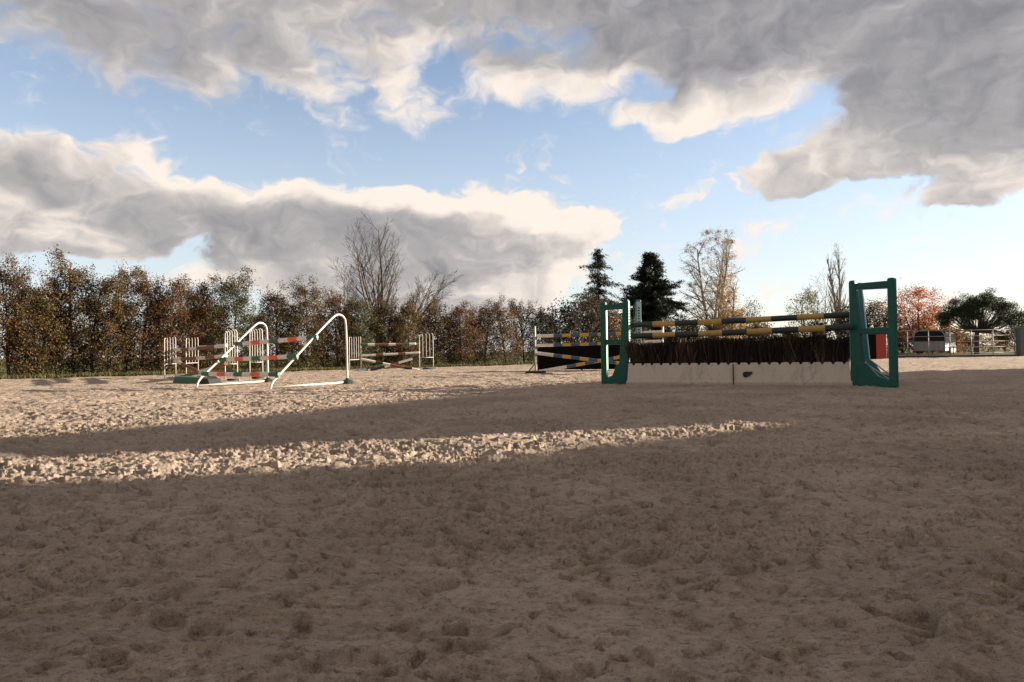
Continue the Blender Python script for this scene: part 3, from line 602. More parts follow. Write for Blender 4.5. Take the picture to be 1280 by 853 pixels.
# ------------------------------------------------------------------ show jump: big brush jump
Z = Vector((0, 0, 1))
def wing(A, B, zi, zo, zt, zm, main, side_m, label, wi=.10, wb=.20, wo=.11, dep=.10, gz=.42, cups=(), face=1):
    """A: foot of the inner (pole) post, B: foot of the outer post"""
    A = A.copy(); B = B.copy(); A.z = B.z = 0; d = (B - A); L = d.length; d.normalize(); nrm = Vector((-d.y, d.x, 0)) * dep
    if nrm.y > 0: nrm = -nrm
    t = empty('wing_stand', A, label, 'jump stand', 'wing stands of the brush jump')
    def q(s, z): return A + d * s + Z * z
    mb = MB(); mb.prism([q(-.05, .0), q(wb - .05 + .02, 0), q(wb - .05, gz), q(wi - .05, zi - .03), q(wi - .065, zi), q(-.035, zi), q(-.05, zi - .02)], nrm); mb.build('inner_post', main, t, .012)
    mb = MB(); mb.prism([q(L - wo / 2, 0), q(L + wo / 2, 0), q(L + wo / 2, zo - .02), q(L + wo / 2 - .02, zo), q(L - wo / 2 + .02, zo), q(L - wo / 2, zo - .02)], nrm); mb.build('outer_post', main, t, .012)
    for nm, z in (('top_rail', zt), ('middle_rail', zm)):
        mb = MB(); mb.prism([q(wi - .06, z - .05), q(L - wo / 2 + .01, z - .05), q(L - wo / 2 + .01, z + .05), q(wi - .06, z + .05)], nrm * .82); mb.build(nm, main, t, .01)
    mb = MB(); mb.prism([q(-.09, -.02), q(L - wo / 2 + .01, -.02), q(L - wo / 2 + .01, .11), q(L * .62, .17), q(wb + .02, gz - .06), q(wb - .07, gz - .015), q(-.056, gz - .1), q(-.07, .12)], nrm * .9); mb.build('foot', main, t, .012)
    mb = MB()                                        # perforated strip for the cups on the pole side, pale to paint sunlight
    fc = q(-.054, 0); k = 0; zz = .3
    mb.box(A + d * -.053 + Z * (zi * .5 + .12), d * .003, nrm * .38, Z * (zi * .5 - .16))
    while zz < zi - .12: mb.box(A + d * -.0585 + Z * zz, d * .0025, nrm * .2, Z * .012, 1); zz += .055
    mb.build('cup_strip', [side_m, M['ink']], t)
    if face:                                         # pale strip paints the sunlit edge onto the outer post
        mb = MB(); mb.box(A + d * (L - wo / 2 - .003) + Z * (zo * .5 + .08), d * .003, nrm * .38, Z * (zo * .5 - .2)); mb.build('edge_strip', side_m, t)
    if not face and main is M['blue']:  # pale tubes paint lit rims onto the blue stand
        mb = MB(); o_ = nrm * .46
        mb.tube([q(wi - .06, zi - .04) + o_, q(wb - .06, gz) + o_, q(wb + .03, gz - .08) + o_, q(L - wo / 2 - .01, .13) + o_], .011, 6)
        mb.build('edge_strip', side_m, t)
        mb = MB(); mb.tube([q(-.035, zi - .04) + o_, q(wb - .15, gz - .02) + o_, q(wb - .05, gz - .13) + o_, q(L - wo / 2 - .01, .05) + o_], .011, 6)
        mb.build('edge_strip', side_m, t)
    for z in cups:
        mb = MB(); c = A + d * -.075 + Z * (z - .065)
        mb.box(c, d * .012, nrm * .45, Z * .05); mb.tube([c - d * .0 + Z * .0 - nrm * .0, c - d * .05 - Z * .0], .045, 8); mb.build('cup', M['steel'], t)
    return t
RA, RB = G(1069, 482.5), G(1117.5, 484.0)
LA, LB = G(784.5, 480.3), G(756, 480.0)
def zat(px, py, A): return Pp(px, py, A, A + Vector((1, 0, 0))).z
wing(RA, RB, zat(1069, 351, RA), zat(1117, 347.5, RB), zat(1090, 358.5, RA), zat(1090, 414.5, RA), M['green'], M['green_side'], 'large green wing stand at the right end of the brush jump', cups=(), face=0)
wing(LA, LB, zat(785, 374.5, LA), zat(756, 377.5, LB), zat(770, 383.5, LA), zat(770, 427.5, LA), M['green'], M['green_side'], 'green wing stand at the left end of the brush jump')
bRA = P(1076, 440, 12.5); bRB = P(1117, 440, 12.25); bLA = P(799, 440, 14.0); bLB = P(797.5, 440, 14.7)
wing(bRA, bRB, zat(1076, 354, bRA), zat(1117, 356, bRB), zat(1095, 359, bRA), zat(1095, 415, bRA), M['blue'], M['blue_side'], 'blue wing stand close behind the large green one, right end of the brush jump', wb=.20, face=0)
wing(bLA, bLB, zat(800, 375, bLA), zat(784, 378, bLB), zat(792, 384, bLA), zat(792, 427, bLA), M['blue'], M['blue_side'], 'teal wing stand with one pale lit post behind the left end of the brush jump')
def pole(A, B, mats, order, r, label, group, name='jump_pole', bounds=None):
    n = len(order); ts = bounds or [i / n for i in range(n + 1)]; pts = [A]; ix = []; rs_ = [r * .82]; A = Vector(A); B = Vector(B); Lx = (B - A).length
    pts = [A, A + (B - A) * (.012 / Lx)]; rs_ = [r * .8, r]; ix = [order[0]]
    for i in range(n):
        seg = 4
        for k in range(seg):
            tt = ts[i] + (ts[i + 1] - ts[i]) * (k + 1) / seg
            if i == n - 1 and k == seg - 1: tt = 1 - .012 / Lx
            pts.append(A + (B - A) * tt - Z * (.012 * math.sin(math.pi * tt)) * (Lx / 4)); rs_.append(r); ix.append(order[i])
    pts.append(B); rs_.append(r * .8); ix.append(order[-1])
    mb = MB(); mb.tube(pts, rs_, 14, ix); o = mb.build(name, mats); tag(o, label, 'pole', group)
    for b_ in (o,):                                 # origin at the middle of the pole
        c = (A + B) * .5; o.data.transform(Matrix.Translation(-c)); o.location = c
    return o
YD = [M['dark'], M['ochre']]; seg9 = [0, 1, 0, 1, 0, 1, 0, 1, 0]
fr = Vector((-.05, -.10, 0))
lA, lB = Pp(789, 420.5, LA + fr, RA + fr), Pp(1066, 408.7, LA + fr, RA + fr)
pole(lA, lB, YD, seg9, .054, 'lower dark green and yellow striped pole of the brush jump', 'striped poles of the brush jump')
bk = Vector((.05, .14, 0))
uA, uB = Pp(789, 406.6, LA + bk, RA + bk), Pp(1064, 393.4, LA + bk, RA + bk)
pole(uA, uB, YD, seg9, .052, 'upper dark green and yellow striped pole of the brush jump', 'striped poles of the brush jump')
# brush boxes
def brush_box(pxa, pxb, label, seed, ya, yb, dent=False):
    rng = np.random.default_rng(seed); A = G(pxa, ya); B = G(pxb, yb); d = B - A; L = d.length; d.normalize(); back = Vector((-d.y, d.x, 0)); back = back if back.y > 0 else -back
    t = empty('brush_box', (A + B) / 2, label, 'jump filler', 'white brush boxes of the brush jump')
    h = .40; nb = max(8, round(L / .165)); pitch_ = L / nb; cw = .30
    # front and back walls with scalloped top
    prof = []
    for i in range(nb):
        s0 = i * pitch_; prof += [(s0, h), (s0 + pitch_ * .34, h)] + [(s0 + pitch_ * (.38 + .36 * k / 5), h - .035 * math.sin(math.pi * k / 5) - .006) for k in range(6)] + [(s0 + pitch_ * .8, h)]
    prof.append((L, h))
    def wall(y0, y1):
        vs, fs = [], []
        for (s, z) in prof:
            fr_ = 1 if 0 < s < L else 0; fl = .035 * (1 if s == 0 else -1 if s == L else 0)
            vs += [A + d * (s - fl) + back * (y0 - .075) + Z * -.01, A + d * (s - fl * .9) + back * (y0 - .068) + Z * .075, A + d * (s - fl * .5) + back * (y0 - .045) + Z * .085, A + d * s + back * y0 + Z * z,
                   A + d * s + back * y1 + Z * z, A + d * (s - fl) + back * y1 + Z * -.01]
        for i in range(len(prof) - 1):
            a, b_ = i * 6, i * 6 + 6
            fs += [(a + k, b_ + k, b_ + k + 1, a + k + 1) for k in range(5)]
        fs += [(0, 1, 2, 3, 4, 5), tuple((len(prof) - 1) * 6 + k for k in range(6))[::-1]]
        return vs, fs
    mb = MB(); vs, fs = wall(0, .05); mb.add(vs, fs)
    mb.box(A + d * (L / 2) + back * (.30) + Z * .19, d * (L / 2 - .002), back * .02, Z * .19); mb.box(A + d * .03 + back * .165 + Z * .17, d * .02, back * .114, Z * .17); mb.box(A + d * (L - .03) + back * .165 + Z * .17, d * .02, back * .114, Z * .17)
    box = mb.build('box', WBOX, t)
    mb = MB(); mb.box(A + d * (L / 2) + back * .165 + Z * .335, d * (L / 2 - .06), back * .11, Z * .015); mb.build('brush_rail', M['wood'], t)
    # bristles in bundles
    C0, C1, Wd, cols = [], [], [], []
    for i in range(nb):
        for row in (.10, .20):
            m_ = 300; s = pitch_ * (i + .56) + rng.normal(size=m_) * .03; y = row + rng.normal(size=m_) * .02; ln = .32 + .13 * rng.random(m_) + .03 * rng.normal() + .03 * math.sin(i * 1.7 + seed); lean = rng.normal(size=m_) * .065 + rng.normal() * .02
            b0 = np.array(A)[None] + np.outer(s, np.array(d)) + np.outer(y, np.array(back)) + np.array([0, 0, .33]); e = b0 + np.outer(lean, np.array(d)) + np.outer(rng.normal(size=m_) * .04, np.array(back)); e[:, 2] += ln + .05
            C0.append(b0); C1.append(e); Wd.append(.004 + .0035 * rng.random(m_)); 
            pal = [(6, (.020, .013, .011)), (3, (.036, .024, .019)), (.5, (.13, .09, .06))] if rng.random() < .85 else [(4, (.04, .022, .018)), (2, (.15, .09, .05))]
            cols.append(pick(rng, m_, pal, .3))
    C0, C1, Wd, cols = np.concatenate(C0), np.concatenate(C1), np.concatenate(Wd), np.concatenate(cols)
    a = rng.random(len(C0)) * 3.14; dx = (np.outer(np.cos(a), np.array(d)) + np.outer(np.sin(a), np.array(back))) * Wd[:, None]
    V = np.stack([C0 - dx, C0 + dx, C1 + dx * .6, C1 - dx * .6], 1).reshape(-1, 3)
    mesh_obj('brush', quads_mesh('brush', V, 4, cols), M['bristle'], t)
    if dent:
        mb = MB(); mb.box(A + back * -.062 + Z * .19, d * .010, back * .012, Z * .185); mb.build('joint_strip', M['rubber'], t)
        c = A + d * (L * (935 - pxa) / (pxb - pxa)) + Z * .20
        mb = MB(); poly = []
        for k in range(14):
            a_ = 6.2832 * k / 14; rr_ = .080 * (1 + .18 * math.sin(3 * a_ + 1)); poly.append(c + d * (math.cos(a_) * rr_) + Z * (math.sin(a_) * rr_ * .62 + math.cos(a_) * rr_ * .22) - back * (.030 - .19 * 0))
        mb.prism(poly, back * .03); mb.build('broken_hole', M['hole'], t)
    return t
# weathered white box material: stains running along cracks
m, nt, b = new_mat('weathered_white_box'); N = NT(nt); tcn = nt.nodes.new('ShaderNodeTexCoord'); ob = tcn.outputs['Object']
c = N.mix(N.noise(ob, 3, 7, .65), (.43, .36, .30, 1), (.56, .48, .41, 1))
c = N.mix(N.m('MULTIPLY', N.ss(N.noise(N.v('MULTIPLY', ob, (5, 5, .9)), 1.6, 7, .75), .50, .68), .55), c, (.24, .19, .155, 1))
sp = nt.nodes.new('ShaderNodeSeparateXYZ'); nt.links.new(ob, sp.inputs[0])
lo_ = N.ss(N.m('ADD', sp.outputs[2], N.m('MULTIPLY', N.noise(ob, 9, 5, .7), .10)), .13, .07)
c = N.mix(N.m('MULTIPLY', lo_, .45), c, (.20, .155, .12, 1))
vor = nt.nodes.new('ShaderNodeTexVoronoi'); vor.feature = 'DISTANCE_TO_EDGE'; vor.inputs['Scale'].default_value = 1.5; nt.links.new(N.v('ADD', ob, N.v('SCALE', N.noise(ob, 5, 5, .7, 'Color'), .35)), vor.inputs['Vector'])
crk = N.m('MULTIPLY', N.ss(vor.outputs['Distance'], .012, .004), N.ss(N.noise(ob, 1.3, 2, .5), .5, .6))
c = N.mix(N.m('MULTIPLY', crk, .8), c, (.06, .05, .045, 1)); nt.links.new(c, b.inputs['Base Color']); b.inputs['Roughness'].default_value = .7; WBOX = m
M['hole'] = mat('hole_dirt', (.03, .022, .016), .95, .7, 20, dirt=(.13, .09, .06), dirt_amt=.6)  # dark brown tone for the patch drawn as the hole
brush_box(786, 916.3, 'left white box with dark brush, under the yellow striped poles', 51, 481.5, 482.0)
brush_box(916.9, 1062, 'right white box with dark brush and a broken hole low in its front', 52, 482.0, 482.4, dent=True)

# ------------------------------------------------------------------ triple bar with two white tube wings
def smooth(pts, it=2):
    pts = [Vector(p) for p in pts]
    for _ in range(it):
        o = [pts[0]]
        for a, b_ in zip(pts, pts[1:]): o += [a * .75 + b_ * .25, a * .25 + b_ * .75]
        o.append(pts[-1]); pts = o
    return pts
def tube_wing(foot, backp, pxs, label):
    A, B = G(*foot), G(*backp); t = empty('tube_wing', (A + B) / 2, label, 'jump stand', 'white tube wings of the triple bar')
    pts = [Pp(x, y, A, B) for x, y in pxs] + [B + Z * .02]; pts[0] = A.copy()
    mb = MB(); mb.tube(smooth(pts), .0225, 12); mb.build('tube_frame', M['white_tube'], t)
    mb = MB(); mb.tube([A + Z * .03 + (B - A) * .03, B + Z * .03], .02, 10); mb.build('ground_tube', M['white_tube'], t)
    mb = MB(); d = (B - A).normalized(); s = Vector((-d.y, d.x, 0))
    vs = []
    for rr, z in ((.19, -.02), (.16, .035), (.05, .09), (.032, .12)):
        vs += [B + Vector((math.cos(6.2832 * k / 10) * rr, math.sin(6.2832 * k / 10) * rr, z)) for k in range(10)]
    fs = [(r_ * 10 + k, r_ * 10 + (k + 1) % 10, (r_ + 1) * 10 + (k + 1) % 10, (r_ + 1) * 10 + k) for r_ in range(3) for k in range(10)] + [tuple(range(30, 40))]
    mb.add(vs, fs); mb.build('rubber_foot', M['rubber'], t)
    return A, B, t
A1, B1, tw1 = tube_wing((246, 484), (335.5, 478), [(246, 484), (247.7, 477), (253, 470.7), (274.4, 450.3), (313.7, 411.6), (320.8, 405.0), (326.4, 403.2), (332, 406.5), (334, 413), (334.9, 470)], 'left white tube wing of the red white and green triple bar')
A2, B2, tw2 = tube_wing((338, 486.5), (434.5, 479.5), [(338, 486.5), (339.7, 479.4), (344.4, 473.8), (389.4, 425), (415.6, 396.9), (423, 392.5), (429.7, 396), (432.7, 403.5), (434.4, 477)], 'right white tube wing of the triple bar, the tallest')
RWG = [M['pgreen'], M['pwhite'], M['red']]; o9 = [0, 1, 2, 1, 0, 1, 2, 1, 0]
toward = Vector((.1, -.06, 0))
for (a, b_, lab) in (((249, 467.5), (346, 468), 'lowest'), ((271, 449.8), (369, 445.5), 'middle'), ((290, 430.5), (394, 421.5), 'top')):
    pa, pb = Pp(*a, A1, B1), Pp(*b_, A2, B2)
    pole(pa + toward, pb + toward * .6, RWG, o9, .047, lab + ' red, white and green pole of the triple bar', 'red white and green poles of the triple bar')
    for q_, tt in ((pa, tw1), (pb, tw2)):
        mb = MB(); mb.box(q_ + Vector((.03, -.04, -.05)), (.035, 0, 0), (0, .045, 0), (0, 0, .012)); mb.build('cup', M['steel'], tt)

# ------------------------------------------------------------------ grille stands
def grille(pa, pb, label, ztop, hook=1, zlow=None, group='white grille stands', bars=3, base_l=.55, r=.0125):
    """pa, pb ground pixels of the two legs"""
    A, B = G(*pa), G(*pb); zlow = zlow or ztop * .33; t = empty('grille_stand', (A + B) / 2, label, 'jump stand', group)
    d = (B - A); L = d.length; dn = d.normalized(); s = Vector((-dn.y, dn.x, 0))
    hA_, hB_ = (ztop, ztop * 1.0)
    for C_, nm, h_, sg in ((A, 'post', hA_ * .96, 1), (B, 'post', hB_, -1)):
        pts = [C_, C_ + Z * (h_ - .10), C_ + Z * (h_ - .03) + dn * (sg * .015), C_ + Z * h_ + dn * (sg * .05), C_ + Z * (h_ - .005) + dn * (sg * .075)]
        mb = MB(); mb.tube(smooth(pts, 1), r, 8); mb.build(nm, M['white_tube'], t)
    for k in range(bars):
        f = (k + 1) / (bars + 1); C_ = A + d * f; mb = MB(); hh_ = ztop * (.965 + .035 * f); mb.tube(smooth([C_ + Z * zlow, C_ + Z * (hh_ - .08), C_ + Z * (hh_ - .02) - dn * .01, C_ + Z * hh_ - dn * .05], 1), r * .7, 8); mb.build('bar', M['white_tube'], t)
    mb = MB(); mb.tube([A + Z * zlow, B + Z * zlow], r * .8, 8); mb.build('lower_rail', M['white_tube'], t)
    for C_ in (A, B):
        mb = MB(); mb.tube(smooth([C_ - s * base_l * .5 + Z * .0, C_ - s * base_l * .42 + Z * .07, C_ + Z * .085, C_ + s * base_l * .42 + Z * .07, C_ + s * base_l * .5 + Z * .0]), r * .9, 8); mb.build('base_tube', M['white_tube'], t)
    mb = MB(); mb.tube([A + Z * .03 - s * base_l * .45, B + Z * .03 - s * base_l * .45], .035, 8); mb.build('weight', M['rubber'], t)
    return A, B
def near(px, py, Yc): q = P(px, py, Yc); return q
SG = 'white grille stands of the rust red jump'
g1 = grille((206, 472.5), (220, 471), 'leftmost white grille stand of the rust red jump', 1.28, group=SG)
g2 = grille((233, 470.5), (248, 469), 'second white grille stand from the left, behind the rust red poles', 1.30, group=SG)
g3 = grille((281.7, 476.5), (297, 476), 'white grille stand crossed by the left tube wing', 1.33, group=SG, bars=4)
g4 = grille((312.6, 474), (328.6, 473.5), 'white grille stand just inside the left tube wing upright', 1.40, group=SG, bars=4)
RW = [M['rust'], M['pwhite']]
mid = lambda a, b_: (a + b_) * .5
def mkpole(pxa, Ya, pxb, Yb, mats, order, r, label, group): return pole(P(pxa[0], pxa[1], Ya), P(pxb[0], pxb[1], Yb), mats, order, r, label, group)
y1, y3 = g1[1].y - .1, g3[0].y - .1
mkpole((219, 437.5), y1, (283, 432), y3, RW, [1, 0, 1, 0, 0, 1], .05, 'upper rust and white pole of the jump left of the triple bar', 'rust and white poles')
mkpole((219, 449), y1, (283, 445), y3, RW, [1, 0, 0, 1, 0, 1], .05, 'middle rust and white pole of the jump left of the triple bar', 'rust and white poles')
mkpole((219, 451), y1 - .1, (272, 474), y3 + .4, RW, [1, 0, 0, 1, 0], .05, 'rust and white pole slanting down to the ground on the right', 'rust and white poles')
mkpole((212, 475.5), y1 - .3, (282, 455), y3, RW, [0, 0, 0, 1, 0], .05, 'dark rust pole slanting down to the ground on the left', 'rust and white poles')
y2, y4 = g2[1].y, g4[0].y
mkpole((248, 434), y2, (314, 428), y4, RW, [1, 0, 1, 0, 1], .045, 'back rust and white pole between the inner grille stands', 'rust and white poles')
# low green filler lying on the sand
Aq, Bq = G(224, 479), G(270, 480); d = (Bq - Aq); s = Vector((-d.y, d.x, 0)).normalized()
t = empty('ground_filler', (Aq + Bq) / 2, 'low green and black filler lying on the sand under the rust poles', 'jump filler')
MB().prism([Aq, Aq + d * .72, Aq + d * .69 + Z * .15, Aq + d * .06 + Z * .17], s * .35).build('green_panel', M['pgreen'], t, .01)
MB().prism([Aq + d * .725, Bq + s * .0, Aq + d * .95 + Z * .12, Aq + d * .70 + Z * .15], s * .33).build('black_end', M['rubber'], t, .01)

# far jump in front of the hedge
SG2 = 'white grille stands of the far jump by the hedge'
h1 = grille((437, 465), (451.3, 463.5), 'left white grille stand of the far jump by the hedge', 1.33, group=SG2, bars=4)
h2 = grille((524.6, 462), (541.8, 461.5), 'right white grille stand of the far jump by the hedge', 1.44, group=SG2, bars=3)
BW = [M['rust'], M['pwhite'], M['pgreen']]; yl, yr = h1[1].y - .1, h2[0].y - .1
mkpole((451, 431), yl, (520, 430), yr, BW, [2, 1, 0, 0, 1, 0, 2, 1], .05, 'top brown, white and green pole of the far jump by the hedge', 'poles of the far jump by the hedge')
mkpole((451, 444.5), yl, (525, 441), yr, BW, [1, 1, 0, 1, 1, 0, 1, 1], .045, 'middle whitish pole of the far jump by the hedge', 'poles of the far jump by the hedge')
mkpole((451, 449), yl - .1, (524, 463), yr - .3, [M['pwhite'], M['rust'], M['dark']], [0, 0, 2, 0, 1, 1, 2, 0], .05, 'crossed pole of the far jump sloping down to the right', 'poles of the far jump by the hedge')
mkpole((463, 463.5), yl, (524, 446), yr, [M['pwhite'], M['rust'], M['dark']], [2, 2, 0, 1, 0, 0, 2], .05, 'crossed pole of the far jump with its dark end on the sand at left', 'poles of the far jump by the hedge')

# ------------------------------------------------------------------ blue and yellow jump
def plain_stand(foot, top, label, Y=None):
    A = G(*foot) if Y is None else Vector((P(foot[0], 440, Y).x, Y, 0)); zt = zat(top[0], top[1], A)
    t = empty('post_stand', A, label, 'jump stand', 'post stands of the blue and yellow jump')
    MB().tube([A + Z * .03, A + Z * (zt - .01), A + Z * zt], [.026, .026, .018], 10).build('post', M['white_tube'], t)
    MB().box(A + Vector((0, 0, .03)), (.30, 0, 0), (0, .12, 0), (0, 0, .045)).build('foot', M['rubber'], t, .02)
    MB().tube([A + Z * .07 - Vector((.2, 0, 0)), A + Z * .30], .016, 8).build('brace', M['rubber'], t)
    return A, t
pA, tA = plain_stand((669.5, 467), (669.3, 408), 'left post stand with a dark foot, of the blue and yellow jump')
pB, tB = plain_stand((829, 0), (828.5, 401), 'right post stand of the blue and yellow jump, seen above the brush', Y=19.2)
BY = [M['pwhite'], M['pblue'], M['yellow']]; ob_ = [0, 0, 1, 2, 1, 2, 1, 2, 1, 2, 1, 2, 0, 0]
Gp = 'blue and yellow poles'
mkpole((671, 420.3), 20.4, (829, 415), 19.1, BY, ob_, .05, 'top blue, yellow and white ended pole', Gp)
mkpole((671, 432.2), 20.4, (829, 426.5), 19.1, BY, ob_, .045, 'second blue, yellow and white ended pole', Gp)
mkpole((671, 441.6), 20.3, (829, 460), 19.0, BY, ob_, .05, 'crossed blue and yellow pole sloping down to the right', Gp)
mkpole((675, 464.5), 20.6, (829, 436), 19.3, BY, [0, 0, 0, 1, 2, 1, 2, 1, 2, 1, 2, 0, 0], .05, 'crossed blue and yellow pole with its white end on the sand at left', Gp)
for A, t, zs in ((pA, tA, (420.3, 432.2, 441.6)), (pB, tB, (415, 426.5, 436))):
    for y_ in zs:
        z = zat(669 if A is pA else 829, y_, A); MB().box(A + Vector((0, -.05, z - .06)), (.04, 0, 0), (0, .05, 0), (0, 0, .012)).build('cup', M['steel'], t)
# plain black upright sheet drawn behind the cross
a, b_ = P(673, 457, 23.2), P(842, 456, 22.0); a.z = b_.z = .03
t = empty('windbreak', (a + b_) / 2, 'black cloth windbreak behind the blue and yellow jump', 'windbreak')
ztp = P(700, 433, 23).z; mb = MB(); n = 30; vs = []
for i in range(n + 1):
    q_ = a + (b_ - a) * (i / n) + Vector((0, .03 * math.sin(i * 1.9), 0)); sag = .02 * math.sin(math.pi * ((i % 10) / 10)); vs += [q_, q_ + Z * (ztp - sag), q_ + Vector((0, .015, ztp - sag)), q_ + Vector((0, .015, 0))]
mb.add(vs, [(i * 4 + k, i * 4 + 4 + k, i * 4 + 4 + (k + 1) % 4, i * 4 + (k + 1) % 4) for i in range(n) for k in range(4)]); mb.build('cloth', M['black_cloth'], t)
for i in range(4):
    q_ = a + (b_ - a) * (i / 3) + Vector((0, .06, 0)); MB().tube([q_ - Z * .05, q_ + Z * (ztp + .04)], .03, 8).build('post', M['kerb'], t)

# ------------------------------------------------------------------ right background
fA, fB = P(1108, 440, 39.0), P(1278, 440, 38.0); fA.z = fB.z = -.03; fE = fA + (fB - fA) * 1.7; fS = fA + (fB - fA) * -.25
t = empty('rail_fence', (fA + fB) / 2, 'grey steel rail fence along the right end of the sand', 'fence')
for z in (.22, .55, .86, 1.18, 1.50):
    MB().tube([fA + Z * (z + .03), fA + (fB - fA) * .5 + Z * (z + .02), fB + Z * (z + .03)], .02, 8).build('rail', M['steel'], t)
MB().box((fA + fE) / 2 + Z * .06 - Vector((0, .1, 0)), (fE - fA) / 2, (0, .03, 0), (0, 0, .07)).build('kerb_board', M['kerb'], t)
for i in range(7):
    q_ = fA + (fB - fA) * (i / 6.35); MB().tube([q_, q_ + Z * 1.56], .026, 8).build('post', M['steel'], t)
gq = P(1278.5, 440, 37.9); gq.z = 0
t = empty('gate_post', gq, 'thick dark grey gate post at the right edge of the photo', 'post')
MB().box(gq + Z * .78, (.26, 0, 0), (0, .2, 0), (0, 0, .80)).build('post', mat('gate_post_paint', (.07, .075, .085), .6, .2), t, .03)
MB().box(gq + Z * 1.60, (.29, 0, 0), (0, .23, 0), (0, 0, .02)).build('cap', M['steel'], t)
# red cabinet with a black side and grey poles
cq = P(1098, 440, 35.5); cq.z = 0; ct = P(1098, 417.5, 35.5).z
t = empty('red_cabinet', cq, 'narrow red cabinet seen through the right green stand', 'cabinet')
MB().box(cq + Z * (ct / 2) + Vector((.02, 0, 0)), (.27, 0, 0), (0, .25, 0), (0, 0, ct / 2)).build('body', M['container'], t, .02)
MB().box(cq + Z * (ct / 2) + Vector((-.335, 0, 0)), (.08, 0, 0), (0, .27, 0), (0, 0, ct / 2 + .02)).build('side_panel', M['black_cloth'], t, .01)
MB().box(cq + Z * (ct - .02) + Vector((.02, -.01, .04)), (.29, 0, 0), (0, .27, 0), (0, 0, .02)).build('lid', M['container'], t, .01)
MB().box(cq + Z * (ct * .55) + Vector((.20, -.262, 0)), (.012, 0, 0), (0, .012, 0), (0, 0, .07)).build('handle', M['steel'], t)
MB().box(cq + Vector((.25, 0, .05)), (.5, 0, 0), (0, .2, 0), (0, 0, .05)).build('plinth', M['container'], t, .01)
for k, lab in ((.42, 'grey upright pole nearest the red cabinet'), (.58, 'grey upright pole farther right of the red cabinet')):
    o = MB().tube([cq + Vector((k, .05, 0)), cq + Vector((k, .05, ct + .04))], .03, 8).build('upright_pole', M['steel']); tag(o, lab, 'pole', 'grey poles beside the red cabinet')
# horse trailer, rear towards the camera
Yt = 52.0; a, b_ = P(1144, 440, Yt), P(1179, 440, Yt); a.z = b_.z = 0; Wt = (b_ - a).length; ht = P(1160, 413, Yt).z + .02
t = empty('horse_trailer', (a + b_) / 2, 'white horse trailer with a dark arched top behind the rail fence', 'trailer'); c = (a + b_) / 2
ex, ey = Vector((.69, -.724, 0)), Vector((.724, .69, 0)); hw = Wt / 2; Lt = 2.9
def arch(z0, w, y): return [c + ex * (w * math.cos(math.pi * k / 12)) * (abs(math.cos(math.pi * k / 12)) ** -.55 if abs(math.cos(math.pi * k / 12)) > .05 else 1) + Z * (z0 + (ht - z0) * math.sin(math.pi * k / 12) ** .7) + ey * y for k in range(13)]
def arch_solid(name, m_, z0, w, y0, y1):
    f, g_ = arch(z0, w, y0), arch(z0, w, y1); n_ = len(f); mb = MB(); mb.add(f + g_, [tuple(range(n_)), tuple(range(n_, 2 * n_))[::-1]] + [(i, n_ + i, n_ + (i + 1) % n_, (i + 1) % n_) for i in range(n_)]); return mb.build(name, m_, t)
zb = ht * .52
arch_solid('tarpaulin_top', M['trailer_dark'], zb, hw * .98, .04, Lt)  # tarpaulin, its dark rear face painting the shade of the open back
mb = MB(); mb.prism([c - ex * hw + Z * .25 + ey * Lt / 2, c + ex * hw + Z * .25 + ey * Lt / 2, c + ex * hw + Z * zb + ey * Lt / 2, c - ex * hw + Z * zb + ey * Lt / 2], ey * Lt); mb.build('body', M['trailer'], t)
mb = MB(); fa = arch(zb, hw * 1.0, .0); mb.tube(fa, .035, 8); mb.build('rear_arch', M['trailer'], t)
mb = MB()
for k in range(7): mb.box(c + ex * (hw * (-.9 + .3 * k)) + Z * (.25 + (zb - .25) / 2) - ey * .02, ex * .012, ey * .015, Z * ((zb - .25) / 2))
mb.box(c + Z * zb - ey * .02, ex * hw, ey * .025, Z * .03); mb.box(c + Z * .27 - ey * .02, ex * hw, ey * .025, Z * .03); mb.build('tail_ramp', M['steel'], t)
sb_ = c + ex * (hw + .01)
mb = MB(); mb.prism([sb_ + Z * zb + ey * .05, sb_ + Z * zb + ey * (Lt - .1), sb_ + Z * (ht * .86) + ey * (Lt - .4), sb_ + Z * (ht * .9) + ey * .05], ex * .03); mb.build('side_panel', M['trailer'], t)
mb = MB()
for k in range(6): mb.box(sb_ + ex * .03 + Z * (ht * (.54 + .055 * k)) + ey * (Lt * .5 - .1), ex * .012, ey * (Lt * .44), Z * .014)
mb.build('side_slats', M['ink'], t)
for yy in (Lt * .45, Lt * .70):
    for sgn in (-1, 1):
        q_ = c + ex * (sgn * (hw + .02)) + ey * yy + Z * .30; w_ = MB().tube([q_ - ex * .09, q_ + ex * .09], .30, 18).build('wheel', M['rubber'], t); MB().tube([q_ + ex * (sgn * .08), q_ + ex * (sgn * .10)], .15, 12).build('rim', M['steel'], w_)
for sgn in (-1, 1): MB().box(c + ex * (sgn * hw * .85) + Z * .33 - ey * .06, ex * .08, ey * .02, Z * .04).build('tail_light', M['red'], t)
mb = MB(); mb.tube([c + ey * Lt + Z * .4, c + ey * (Lt + 1.1) + Z * .4], .05, 8); mb.build('drawbar', M['steel'], t)

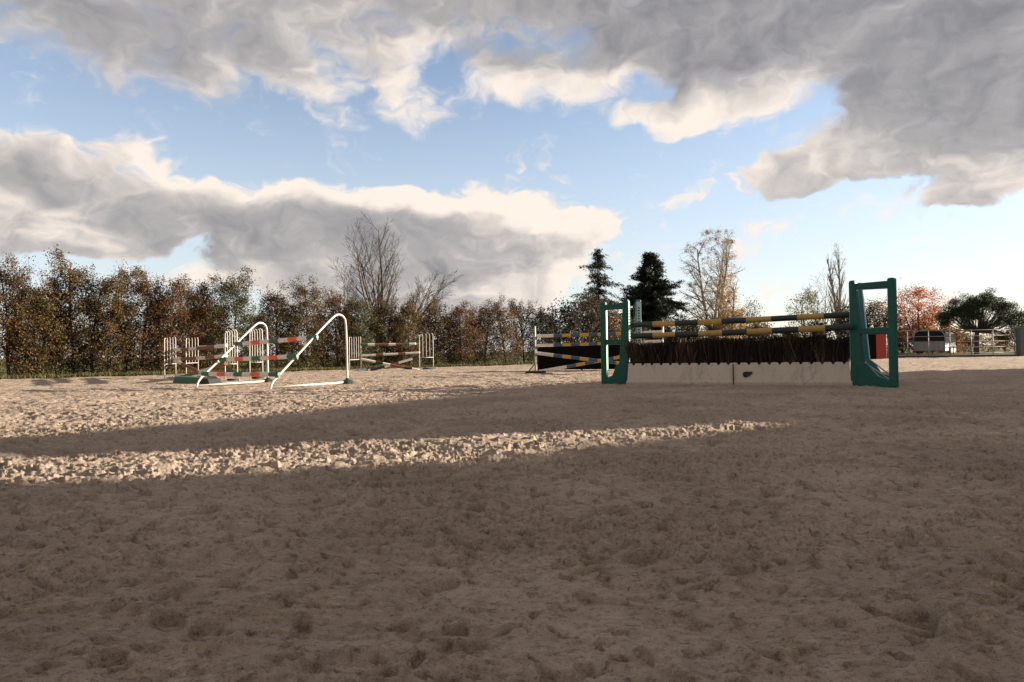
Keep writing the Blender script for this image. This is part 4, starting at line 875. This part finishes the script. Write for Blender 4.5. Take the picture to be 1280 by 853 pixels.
# ------------------------------------------------------------------ unseen buildings added right of the arena, outlines shaped to shade the sand
UU = 22.0; TE = math.tan(SUN_E)
su, sv = Vector((ss_, cs_, 0)), Vector((-cs_, ss_, 0))
def W2(u, v, z=0): return su * u + sv * v + Z * z
hz = lambda ue: (UU - ue) * TE
def building(v0, v1, prof, depth, label, name='stable_building'):
    t = empty(name, W2(UU + depth / 2, (v0 + v1) / 2), label, 'building')
    poly = [W2(UU + depth / 2, v0, -.05)] + [W2(UU + depth / 2, v, z - .12) for v, z in prof] + [W2(UU + depth / 2, v1, -.05)]
    MB().prism(poly, su * depth).build('wall', M['wall'], t)
    up_ = [(v, z) for v, z in prof]; poly = [W2(UU + depth / 2, v, z - .118) for v, z in up_] + [W2(UU + depth / 2, v, z) for v, z in up_[::-1]]
    MB().prism(poly, su * (depth + .3)).build('roof', M['tile'], t)
    k = 0; v = v0 + 1.2
    while v < v1 - 1.4:
        dr = MB().box(W2(UU - .02, v, 1.05), su * .03, sv * .55, Z * 1.05).build('door', M['wood'], t); MB().box(W2(UU - .07, v + .42, 1.1), su * .02, sv * .02, Z * .08).build('handle', M['steel'], dr); v += 2.6
    return t
building(-16, 4.02, [(-16, hz(-14)), (3.8, hz(-12)), (4.02, hz(-11.5))], 7, 'tall stable building to the right of the sand')
building(5.22, 14.2, [(5.22, hz(-4.2)), (6.05, hz(-4.0)), (6.9, hz(-1.6)), (8.4, hz(0.0)), (11.1, hz(3.1)), (13.0, hz(5.0)), (14.2, hz(6.6))], 1.6, 'lower stable building with a sloping roof to the right of the sand')
t = empty('yard_wall', W2(UU, 4.6), 'yard wall between the two stable buildings', 'wall')
MB().prism([W2(UU + .2, 4.03, 0), W2(UU + .2, 4.03, hz(-2)), W2(UU + .2, 4.10, hz(1.0)), W2(UU + .2, 4.5, hz(2.0)), W2(UU + .2, 5.0, hz(3.6)), W2(UU + .2, 5.21, hz(3.6)), W2(UU + .2, 5.21, 0)], su * .3).build('masonry', M['wall'], t)
